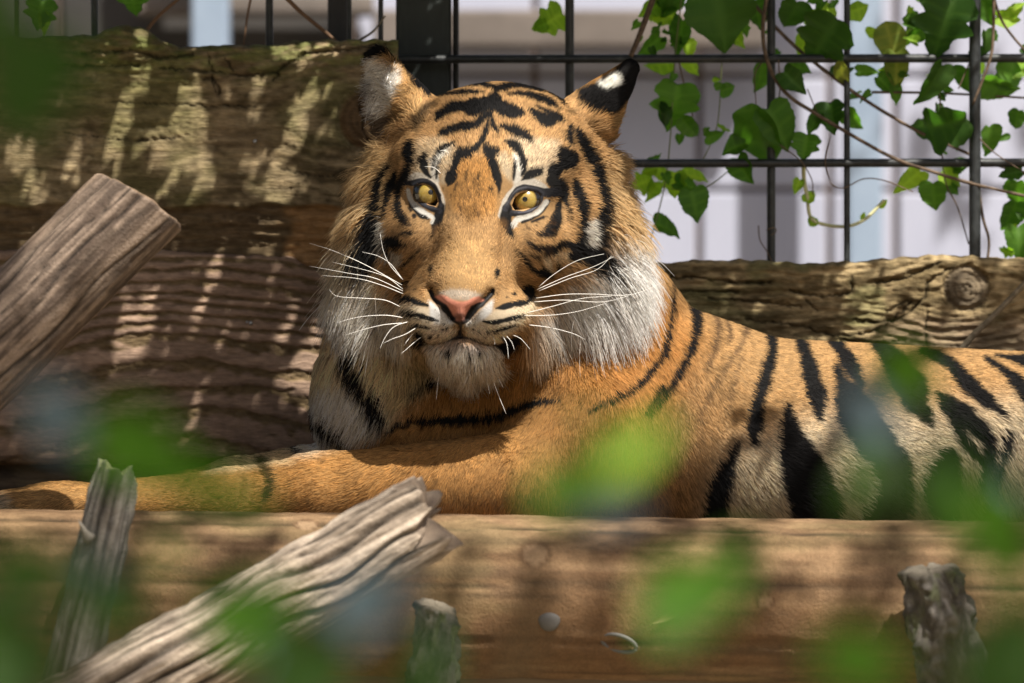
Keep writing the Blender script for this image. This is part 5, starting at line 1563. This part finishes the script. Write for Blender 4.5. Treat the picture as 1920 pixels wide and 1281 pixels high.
def leaf_mesh(kind, seed):
    """unit leaf: stalk at the origin, tip towards +Z, face towards -Y; width and length about 1"""
    r = random.Random(seed)
    if kind == 'heart':
        half = [(0, 0.02), (0.16, -0.10), (0.34, -0.09), (0.47, 0.05), (0.50, 0.22), (0.46, 0.40), (0.36, 0.58), (0.22, 0.76), (0.09, 0.92), (0.0, 1.0)]
    elif kind == 'lobed':
        half = [(0, 0.04), (0.18, -0.06), (0.36, -0.02), (0.52, 0.16), (0.47, 0.28), (0.40, 0.36), (0.50, 0.50), (0.44, 0.60), (0.27, 0.66), (0.20, 0.80), (0.10, 0.90), (0.0, 1.0)]
    else:
        half = [(0, 0.0), (0.10, 0.04), (0.22, 0.14), (0.30, 0.30), (0.31, 0.46), (0.27, 0.62), (0.19, 0.78), (0.09, 0.92), (0.0, 1.0)]
    hp = np.array(half)
    hp[1:-1, 0] *= 1 + np.array([r.uniform(-.12, .10) for _ in range(len(hp) - 2)])
    hs = spline(hp, 2 * len(hp) + 3)
    hs[:, 0] = np.maximum(hs[:, 0], 0)
    half = [(float(x) * (1 + (0.05 * (q % 2) - 0.025) * (kind != 'lance')), float(z)) for q, (x, z) in enumerate(hs)]
    V = []; F = []; vein = []
    cup = r.uniform(0.05, 0.45); droop = r.uniform(0.0, 0.55); tw = r.uniform(-0.3, 0.3)
    n = len(half); m_ = 4
    for sgn in (-1, 1):
        base = len(V)
        for i, (x, z) in enumerate(half):
            zc = max(0.0, min(1.0, z + 0.10 * x)) if x > 0 else max(0.0, z)
            for j in range(m_ + 1):
                t = j / m_
                px = sgn * x * t; pz = zc + (z - zc) * t
                py = -cup * abs(px) * 1.2 + droop * (pz * pz) + tw * px * pz * 2 + 0.02 * math.sin(9 * pz + 5 * t) * t + 0.03 * math.sin(i * 1.0) * t * t
                V.append((px, py, pz)); vein.append(max(0.0, 1 - t * 9) if j == 0 else (0.6 if (i % 4 == 0 and 0 < j < m_) else 0.0))
        for i in range(n - 1):
            for j in range(m_):
                a = base + i * (m_ + 1) + j
                f = (a, a + 1, a + m_ + 2, a + m_ + 1)
                F.append(f if sgn > 0 else f[::-1])
    me = pydata('leaf', V, F)
    bm = bmesh.new(); bm.from_mesh(me)
    lay = bm.verts.layers.float.new('vein')
    bm.verts.ensure_lookup_table()
    for v_, q in zip(bm.verts, vein): v_[lay] = q
    bmesh.ops.remove_doubles(bm, verts=bm.verts, dist=1e-4)
    bm.to_mesh(me); bm.free()
    return me
LM = {}
for kd in ('heart', 'lobed', 'lance'):
    for tone in LEAF:
        for sd in range(6):
            me = leaf_mesh(kd, sd * 7 + len(kd)); me.materials.append(LEAF[tone])
            me.polygons.foreach_set('use_smooth', np.ones(len(me.polygons), dtype=bool))
            LM[(kd, tone, sd)] = me
def put_leaf(pos, size, tip, tone, kind, parent, yaw=0.0, pitch=0.0, width=1.0):
    """tip: angle in the picture plane, 0 = tip up, 90 = tip right, 180 = down"""
    o = bpy.data.objects.new('leaf', LM[(kind, tone, rnd.randrange(6))])
    COL.objects.link(o)
    o.parent = parent
    o.matrix_parent_inverse = Matrix.Translation(parent.location).inverted()
    M = Matrix.Rotation(R(tip), 4, 'Y') @ Matrix.Rotation(R(yaw), 4, 'Z') @ Matrix.Rotation(R(pitch), 4, 'X')
    M = Matrix.Translation(pos) @ M @ Matrix.Diagonal((size * width, size, size, 1))
    o.matrix_basis = M
    return o

# ---- climbing vine on the fence
def V_(x, y): return (1120 + x / 2.4, y / 2.4)
vine = empty('climbing_vine', P(1500, 640, 600))
vine.location.z = 0.0
tag(vine, 'leafy green climbing vine twining through the steel mesh fence', 'vine')
vb = NT('vine_stem'); vb.base(vb.ramp(vb.noise(vb.coord(), 150, 4), [(0.3, (0.055, 0.035, 0.022)), (0.7, (0.16, 0.11, 0.07))]), 0.8)
vg = NT('vine_green_stem'); vg.base((0.17, 0.20, 0.07), 0.6)
vp = NT('pale_shoot'); vp.base((0.62, 0.62, 0.34), 0.6)
def vstem(pts, r, mat, y=585, y2=None, name='stem'):
    n = max(10, 6 * len(pts))
    y2 = y if y2 is None else y2
    q = [(*V_(*p), y + (y2 - y) * i / (len(pts) - 1)) for i, p in enumerate(pts)]
    sp = spline([tuple(P(*a)) for a in q], n)
    link(name, tube_mesh(name, sp, np.linspace(r, r * 0.75, n) * S, 8), mat, vine)
vstem([(770, -60), (745, 130), (770, 290), (850, 420), (980, 510), (1130, 600), (1330, 710), (1500, 770), (1700, 830), (1980, 895)], 4.2, vb.m, 575, 570)
vstem([(640, -60), (715, 30), (880, 200), (1040, 330), (1220, 460), (1440, 590), (1600, 660), (1760, 730), (1980, 800)], 4.0, vb.m, 625, 620)
vstem([(385, -60), (350, 250), (330, 600), (300, 850), (228, 1120)], 1.6, vg.m, 640)
vstem([(365, 270), (400, 420), (430, 525)], 1.6, vb.m, 640)
vstem([(578, -60), (560, 280), (540, 560), (475, 725)], 1.4, vg.m, 660)
vstem([(1525, 260), (1545, 500), (1550, 680), (1570, 830), (1620, 930), (1672, 1100)], 1.8, vb.m, 600)
vstem([(1690, 600), (1730, 950), (1762, 1080), (1752, 1200)], 3.4, vb.m, 620)
vstem([(1235, 415), (1550, 420), (1980, 444)], 2.8, vb.m, 640)
vstem([(1770, -60), (1830, 110), (1980, 290)], 3.0, vb.m, 600)
vstem([(1785, -60), (1780, 180), (1760, 290), (1690, 470)], 3.4, vb.m, 560)
vstem([(270, -60), (205, 120), (150, 255)], 6.4, vb.m, 570)
vstem([(930, 720), (930, 800), (945, 890), (970, 990), (1100, 1020), (1200, 990), (1292, 900)], 4.2, vp.m, 640)
vstem([(725, 1015), (732, 1080), (762, 1130), (792, 1190)], 1.3, vb.m, 580)
vstem([(760, 1035), (795, 1025), (805, 1042), (780, 1060)], 1.2, vb.m, 575)
vstem([(1050, 600), (1025, 720), (1050, 820), (1110, 845), (1200, 805), (1300, 815), (1420, 865)], 1.5, vb.m, 590)
vstem([(740, 280), (708, 340), (715, 470)], 1.3, vb.m, 570)
vstem([(815, 270), (822, 400), (808, 480)], 1.5, vb.m, 572)
vstem([(790, 630), (860, 680), (920, 730), (965, 810), (970, 875)], 1.4, vb.m, 572)
vstem([(1690, 590), (1790, 690), (1980, 810)], 1.4, vb.m, 575)
vstem([(590, 770), (520, 825), (430, 860), (330, 850)], 1.2, vg.m, 650)
vstem([(945, 400), (985, 500)], 1.3, vb.m, 590)
vstem([(1680, 270), (1625, 400)], 1.6, vb.m, 590)
VL = [  # x, y (leaf centre in the enlarged view), length, tip angle, tone, kind, depth, width
 (555, 85, 290, 170, 'dark', 'heart', 560, 1.15), (880, 75, 150, 195, 'dark', 'heart', 580, 1.0), (1015, 180, 250, 215, 'dark', 'lobed', 570, .95), (1560, 110, 280, 200, 'dark', 'lobed', 565, 1.0),
 (1510, 385, 215, 205, 'dark', 'heart', 560, .62), (1535, 600, 310, 242, 'dark', 'lobed', 555, .62), (690, 615, 330, 182, 'mid', 'lance', 556, 1.15), (815, 575, 210, 150, 'mid', 'heart', 565, .9),
 (440, 925, 150, 165, 'mid', 'heart', 620, 1.05), (1508, 885, 130, 182, 'mid', 'heart', 585, 1.05), (320, 1020, 140, 100, 'mid', 'heart', 640, .8), (345, 470, 200, 190, 'mid', 'lobed', 640, 1.05),
 (290, 520, 110, 220, 'dark', 'heart', 630, 1.0), (420, 590, 150, 145, 'mid', 'heart', 620, .6), (445, 445, 70, 90, 'mid', 'heart', 650, 1.0), (590, 402, 80, 80, 'mid', 'heart', 650, .9),
 (530, 610, 90, 80, 'mid', 'heart', 650, .8), (615, 665, 110, 250, 'mid', 'heart', 600, .9), (660, 765, 130, 150, 'mid', 'heart', 610, 1.0), (935, 660, 120, 190, 'mid', 'lobed', 600, 1.1),
 (235, 205, 130, 230, 'mid', 'heart', 660, .7), (310, 65, 150, 110, 'young_lit', 'heart', 670, .8), (410, 220, 80, 170, 'young_lit', 'heart', 670, 1.0), (420, 300, 100, 170, 'young_lit', 'heart', 670, .9), (270, 300, 140, 250, 'young_lit', 'heart', 680, .7),
 (640, 180, 80, 150, 'young_lit', 'heart', 670, .9), (740, 350, 140, 180, 'mid', 'heart', 640, .8), (885, 370, 140, 135, 'dark', 'heart', 575, .8), (915, 300, 110, 90, 'mid', 'heart', 640, .8),
 (1092, 340, 160, 182, 'sere', 'lance', 570, .7), (1060, 530, 150, 170, 'dark', 'lobed', 610, .95), (1145, 545, 120, 150, 'mid', 'heart', 620, .9), (975, 560, 110, 210, 'dark', 'heart', 600, .7), (1180, 45, 100, 80, 'young_lit', 'heart', 670, .95),
 (1320, 180, 190, 165, 'sere', 'lance', 650, 1.3), (1240, 150, 90, 130, 'young_lit', 'lance', 655, .9), (1345, 320, 170, 180, 'sere', 'heart', 640, .7), (1215, 322, 100, 90, 'mid', 'heart', 650, .6), (1300, 380, 110, 130, 'mid', 'heart', 640, .7), (1345, 430, 90, 170, 'mid', 'heart', 640, .8),
 (1420, 110, 90, 100, 'mid', 'heart', 660, .6), (1430, 160, 100, 240, 'mid', 'heart', 650, .8), (1400, 815, 150, 230, 'young_lit', 'heart', 630, .7), (1600, 800, 120, 120, 'young_lit', 'heart', 640, .9), (1640, 735, 100, 60, 'mid', 'heart', 640, .8), (1775, 640, 150, 170, 'mid', 'heart', 600, .75),
 (1810, 410, 190, 120, 'mid', 'heart', 620, .8), (1640, 365, 130, 200, 'mid', 'heart', 610, 1.0), (1875, 340, 170, 100, 'mid', 'heart', 630, .9), (1900, 290, 130, 60, 'young_lit', 'heart', 660, .9), (1880, 880, 140, 190, 'mid', 'heart', 650, .9), (1870, 990, 170, 190, 'mid', 'heart', 640, .8), (1895, 1100, 160, 175, 'mid', 'heart', 650, .9),
 (200, 825, 110, 250, 'young_lit', 'lobed', 680, 1.0), (270, 765, 90, 300, 'young_lit', 'heart', 680, .9), (350, 830, 120, 180, 'young_lit', 'lobed', 670, 1.0), (445, 785, 120, 80, 'young_lit', 'heart', 680, .7), (240, 865, 100, 200, 'young_lit', 'heart', 690, .9), (400, 840, 110, 110, 'mid', 'heart', 660, .8),
 (260, 718, 90, 80, 'mid', 'heart', 670, .5), (370, 628, 50, 180, 'mid', 'heart', 650, .9), (985, 110, 120, 200, 'young_lit', 'lobed', 670, .9), (330, 15, 100, 60, 'mid', 'heart', 660, .9), (730, 70, 130, 150, 'mid', 'heart', 640, .8), (1750, 50, 130, 160, 'mid', 'heart', 630, .8), (1850, 85, 120, 100, 'young_lit', 'heart', 660, .7),
 (930, 200, 120, 220, 'young_lit', 'heart', 665, .9), (1040, 40, 120, 30, 'young_lit', 'heart', 670, .8), (1755, 190, 110, 170, 'dark', 'heart', 590, .8), (1890, 40, 90, 45, 'young_lit', 'heart', 670, .9), (900, 840, 70, 200, 'young_lit', 'heart', 640, .8), (955, 880, 70, 20, 'young_lit', 'heart', 635, .9), (965, 1005, 60, 210, 'young_lit', 'heart', 640, .8), (1285, 920, 50, 40, 'young_lit', 'lance', 640, .9), (1195, 975, 40, 10, 'young_lit', 'lance', 640, .9),
 (1860, 780, 110, 260, 'dark', 'lobed', 600, .7), (1880, 545, 110, 200, 'mid', 'heart', 650, .8), (1830, 620, 70, 250, 'mid', 'lance', 650, .8), (1700, 240, 80, 200, 'dark', 'heart', 590, .8), (340, 125, 60, 190, 'young_lit', 'heart', 660, .8), (170, 115, 50, 220, 'mid', 'heart', 660, .8)]
for (x, y, ln, tip, tone, kd, dep, wd) in VL:
    u_, v_ = V_(x, y); ln = ln / 2.4
    a = R(tip)
    p = P(u_ - math.sin(a) * ln * 0.46, v_ + math.cos(a) * ln * 0.46, dep)
    put_leaf(p, ln * 1.06 * S, tip, tone, kd, vine, rnd.uniform(-40, 40), rnd.uniform(-32, 18), wd)
for (u_, v_, ln, tip, tone, kd, dep, wd) in ((1030, 40, 62, 240, 'young_lit', 'lobed', 660, 1.0), (1010, 50, 34, 250, 'young_lit', 'heart', 660, .8), (75, 28, 60, 190, 'mid', 'lobed', 640, 1.0), (82, 48, 44, 170, 'young_lit', 'heart', 640, .6), (248, -4, 56, 180, 'mid', 'lobed', 600, 1.1), (1255, 8, 60, 200, 'mid', 'heart', 650, .9), (1275, 70, 70, 190, 'mid', 'heart', 660, .6), (1220, 18, 50, 240, 'young_lit', 'heart', 665, .8)):
    a = R(tip)
    put_leaf(P(u_ - math.sin(a) * ln * 0.46, v_ + math.cos(a) * ln * 0.46, dep), ln * 1.06 * S, tip, tone, kd, vine, rnd.uniform(-25, 25), rnd.uniform(-25, 15), wd)

for k in range(75):         # small leaves along the hanging shoots
    ax_, ay_, bx_, by_ = rnd.choice([(385, 0, 300, 850), (575, 0, 500, 700), (760, 0, 800, 400), (900, 150, 1200, 450), (1300, 0, 1350, 420), (1550, 300, 1600, 900), (1750, 0, 1700, 450), (1870, 0, 1880, 420), (1880, 750, 1880, 1150), (250, 0, 240, 300), (640, 0, 620, 200), (1420, 0, 1400, 200), (1000, 0, 1060, 200)])
    t_ = rnd.random()
    u_, v_ = V_(ax_ + (bx_ - ax_) * t_ + rnd.gauss(0, 30), ay_ + (by_ - ay_) * t_ + rnd.gauss(0, 14))
    put_leaf(P(u_, v_, rnd.uniform(610, 700)), rnd.uniform(14, 34) * S, rnd.gauss(180, 60), rnd.choice(['young_lit', 'mid', 'mid', 'young_lit', 'dark']), rnd.choice(['heart', 'heart', 'lobed', 'lance']), vine, rnd.uniform(-50, 50), rnd.uniform(-40, 30), rnd.uniform(.6, 1.0))

# ---- shrub close to the camera, far out of focus
shrub = empty('shrub', (0.05, -DIST + 3.0, 0.0))
tag(shrub, 'green leafy shrub close before the logs, softly blurred twigs and leaves', 'shrub')
def FP(u, v, d):      # pixel at d metres from the camera
    return P(u, v, (d - DIST) / S)
FL = [  # u, v, apparent length px, tip, tone, kind, metres from the camera, width
 (45, 165, 250, 200, 'shade', 'heart', 2.2, .9), (-20, 30, 160, 160, 'shade', 'heart', 2.3, .8),
 (285, 842, 230, 95, 'bush', 'heart', 2.3, .6), (380, 905, 190, 110, 'bush', 'lance', 2.4, .8), (470, 945, 170, 105, 'bush', 'lance', 2.4, .7),
 (1200, 838, 230, 58, 'young_lit', 'lance', 2.2, .6), (1075, 905, 190, 70, 'bush', 'lance', 2.3, .9), (1115, 770, 110, 15, 'bush', 'lance', 2.3, .7),
 (1715, 715, 150, 140, 'bush', 'heart', 2.5, .6), (1630, 900, 200, 30, 'shade', 'lance', 2.4, .8), (1775, 890, 190, 10, 'shade', 'heart', 2.4, .55),
 (1330, 1115, 260, 75, 'bush', 'heart', 2.2, .6), (1400, 1060, 200, 95, 'bush', 'lance', 2.3, .8), (1630, 1235, 240, 95, 'bush', 'lance', 2.2, .9), (1890, 1030, 240, 150, 'bush', 'heart', 2.2, .6), (1900, 1220, 240, 20, 'shade', 'heart', 2.2, .8),
 (90, 1080, 210, 100, 'shade', 'heart', 2.2, .7), (235, 1120, 170, 60, 'shade', 'heart', 2.3, .6), (40, 1220, 250, 70, 'shade', 'heart', 2.1, .9), (490, 1120, 250, 50, 'bush', 'heart', 2.3, .5), (330, 1050, 150, 130, 'bush', 'lance', 2.4, .6), (600, 1255, 240, 100, 'shade', 'heart', 2.2, .8), (800, 1250, 200, 30, 'shade', 'heart', 2.2, .6), (500, 1225, 150, 120, 'bush', 'lance', 2.3, .7),
 (120, 795, 190, 150, 'sky_sheen', 'heart', 2.3, .5), (705, 1110, 190, 45, 'sky_sheen', 'heart', 2.3, .6), (1630, 790, 170, 165, 'sky_sheen', 'lance', 2.4, .8), (180, 1075, 150, 100, 'sky_sheen', 'heart', 2.3, .5), (20, 1140, 170, 30, 'sky_sheen', 'heart', 2.2, .45), (570, 1210, 170, 80, 'sky_sheen', 'heart', 2.3, .6), (1150, 960, 150, 80, 'sky_sheen', 'lance', 2.4, .6), (1890, 935, 140, 20, 'sky_sheen', 'heart', 2.4, .5),
]
shrub_m = NT('shrub_twig'); shrub_m.base((0.09, 0.075, 0.035), 0.8)
root = Vector(shrub.location) + Vector((0, 0, -0.02))
hub = []
for k, (bu, bv) in enumerate(((100, 1330), (520, 1340), (900, 1350), (1350, 1340), (1800, 1330))):
    top = FP(bu, bv + 40, 2.9)
    mid = root.lerp(top, 0.55) + Vector((0.0, 0.05, -0.12 * abs(k - 2)))
    q = spline([tuple(root), tuple(mid), tuple(top)], 16)
    link('branch', tube_mesh('branch', q, np.linspace(0.010, 0.005, 16), 8), shrub_m.m, shrub)
    hub.append(top)
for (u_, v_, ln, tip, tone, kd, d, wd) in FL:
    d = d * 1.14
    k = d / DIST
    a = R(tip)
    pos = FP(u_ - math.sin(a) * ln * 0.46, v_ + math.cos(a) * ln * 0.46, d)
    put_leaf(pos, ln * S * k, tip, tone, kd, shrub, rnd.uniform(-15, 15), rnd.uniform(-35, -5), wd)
    h_ = min(hub, key=lambda q: (q - pos).length)
    if v_ > 300:
        q = spline([tuple(h_), tuple(h_.lerp(pos, 0.5) + Vector((0, 0.02, -0.015))), tuple(pos)], 8)
        link('twig', tube_mesh('twig', q, np.linspace(0.0016, 0.0007, 8), 6), shrub_m.m, shrub)
# the high leaves hang from a shoot that comes in from the side
sh = spline([tuple(root), (-0.5, -DIST + 2.9, 0.9), tuple(FP(-160, 400, 2.85)), tuple(FP(-40, 20, 2.8))], 20)
link('branch', tube_mesh('branch', sh, np.linspace(0.010, 0.0015, 20), 8), shrub_m.m, shrub)
link('twig', tube_mesh('twig', spline([tuple(FP(-80, 150, 2.82)), tuple(FP(20, 70, 2.8)), tuple(FP(80, 40, 2.78))], 8), np.linspace(0.0016, 0.001, 8), 6), shrub_m.m, shrub)

# ---- unseen tree added overhead: its crown is gapped to throw the dappled shade
tree = empty('shade_tree', (2.9, 1.3, 0))
tag(tree, 'unseen tree added to shade the platform, its leaves gapped to shape the dappled sun', 'tree')
tb = NT('tree_bark'); tbn = tb.noise(tb.mapping(tb.coord(), (1, 1, .2)), 30, 5, 0.6)
tb.base(tb.ramp(tbn, [(0.3, (0.05, 0.04, 0.03)), (0.7, (0.15, 0.12, 0.09))]), 0.9, tb.bump(tbn, 0.8, 0.02))
tp = spline([(2.9, 1.3, -0.1), (2.95, 1.25, 1.2), (2.8, 1.1, 2.4), (2.4, 0.7, 3.4), (1.8, 0.1, 3.9)], 24)
link('trunk', tube_mesh('trunk', tp, np.linspace(0.17, 0.06, 24), 14), tb.m, tree)
for e in ((0.4, -0.6, 3.7), (1.2, -1.4, 3.8), (1.9, 0.9, 4.0), (-0.5, 0.2, 3.7), (2.6, -0.7, 4.1)):
    q = spline([(2.3, 0.6, 3.45), ((2.3 + e[0]) / 2, (0.6 + e[1]) / 2, 3.85), e], 14)
    link('limb', tube_mesh('limb', q, np.linspace(0.06, 0.015, 14), 8), tb.m, tree)
# sunlit places: photo pixel, depth, half-width of the sun patch in px
def strip(u0, v0, u1, v1, y, r, n=None):
    n = n or max(2, int(math.hypot(u1 - u0, v1 - v0) / max(r, 8)) + 1)
    return [(u0 + (u1 - u0) * i / (n - 1), v0 + (v1 - v0) * i / (n - 1), y, r) for i in range(n)]
YB = 476
def bstrip(u0, v0, u1, v1, y, r):       # on the upright boards a round gap is drawn out downwards by the low angle
    L_ = math.hypot(u1 - u0, v1 - v0); r = r * 0.64
    k = min(0.48, r * 1.5 / max(L_, 1))
    return strip(u0 + (u1 - u0) * k, v0 + (v1 - v0) * k, u1 + (u0 - u1) * k, v1 + (v0 - v1) * k, y, r, max(2, int(L_ * (1 - 2 * k) / (r * 1.5)) + 1))
LIT = []
for q in ((265, 130, 205, 290, 24), (352, 140, 386, 350, 24), (335, 225, 285, 295, 16), (330, 265, 318, 360, 16), (492, 145, 468, 225, 15), (590, 160, 578, 205, 15), (555, 215, 496, 385, 15), (548, 330, 525, 390, 20),
          (25, 255, 42, 320, 20), (50, 320, 80, 385, 22), (137, 280, 135, 332, 13), (448, 368, 448, 388, 10), (262, 60, 255, 110, 18)):
    LIT += bstrip(*q[:4], YB, q[4])
for q in ((400, 478, 395, 540, 17), (240, 530, 215, 700, 14), (285, 540, 266, 660, 15), (550, 545, 545, 600, 12), (590, 600, 585, 690, 18), (372, 735, 358, 808, 14), (548, 685, 545, 735, 12)):
    LIT += bstrip(*q[:4], 490, q[4])
LIT += (strip(520, 92, 640, 92, 480, 6) + strip(60, 560, 240, 360, -480, 30) + strip(540, 985, 720, 990, -450, 40) + strip(860, 985, 1030, 995, -450, 40) + strip(1420, 995, 1560, 1005, -450, 28) + strip(0, 985, 160, 985, -450, 24)
       + strip(480, 1120, 800, 950, -840, 36) + strip(205, 870, 240, 890, -710, 14) + strip(300, 1220, 400, 1170, -860, 24)
       + strip(800, 300, 1060, 300, 0, 130) + strip(780, 520, 1120, 520, -60, 130) + strip(800, 200, 1060, 200, 60, 90) + strip(1150, 600, 1200, 800, 60, 110) + strip(300, 920, 1000, 880, -60, 70) + strip(1300, 700, 1900, 760, 150, 100) + strip(1240, 600, 1480, 640, 190, 90)
       + strip(420, 900, 640, 890, -60, 20) + strip(80, 935, 150, 925, -40, 16)
       + [(1195, 842, (2.5 - DIST) / S, 60)])
TG = np.array([tuple(P(a, b, c)) for a, b, c, r in LIT]); TR = np.array([r * S for *_, r in LIT])
sv = np.array(SUN)
def slab(n_, x0, x1, y0, y1, z0, z1):
    return np.stack([rng.uniform(x0, x1, n_), rng.uniform(y0, y1, n_), rng.uniform(z0, z1, n_)], 1)
lp_ = np.concatenate([slab(18000, -1.1, 0.62, -0.42, 0.40, 2.14, 2.55), slab(1500, 0.62, 1.8, -0.30, 0.5, 2.2, 2.8),
                      slab(2500, -0.9, 1.2, -5.3, -4.1, 2.3, 2.9), slab(2600, -0.4, 2.4, -2.8, -1.5, 3.9, 4.5), slab(1500, 1.4, 3.2, -0.6, 2.0, 3.3, 4.3)])  # first two slabs here are added only to shade shrub and front log
NLEAF = len(lp_)
keep = np.ones(NLEAF, bool)
lsz = np.concatenate([rng.uniform(0.024, 0.042, 19500), rng.uniform(0.05, 0.085, NLEAF - 19500)])
for tgt, tr in zip(TG, TR):
    d = lp_ - tgt
    a = d @ sv
    dist = np.linalg.norm(d - a[:, None] * sv, axis=1)
    keep &= ~((a > 0) & (dist < tr + lsz * 0.20))  # leaves cut away along sun rays so sun patches land on the targets
lp_ = lp_[keep]; lsz = lsz[keep]
n = len(lp_)
ax = rng.normal(0, 1, (n, 3)); ax[:, 2] *= 0.5; ax /= np.linalg.norm(ax, axis=1)[:, None]
nr_ = np.stack([rng.normal(0, .45, n), rng.normal(0, .45, n), np.ones(n)], 1); nr_ /= np.linalg.norm(nr_, axis=1)[:, None]
ax -= nr_ * (ax * nr_).sum(1)[:, None]; ax /= np.linalg.norm(ax, axis=1)[:, None]
bx = np.cross(nr_, ax)
q = np.stack([lp_ - ax * lsz[:, None] * .5, lp_ + bx * lsz[:, None] * .32, lp_ + ax * lsz[:, None] * .55 - nr_ * lsz[:, None] * .1, lp_ - bx * lsz[:, None] * .32], 1).reshape(-1, 3)
cm = NT('crown_leaf'); cm.base((0.05, 0.10, 0.02), 0.6)
link('crown', mesh_np('crown', q, np.arange(4 * n).reshape(-1, 4)), cm.m, tree, smooth=False)
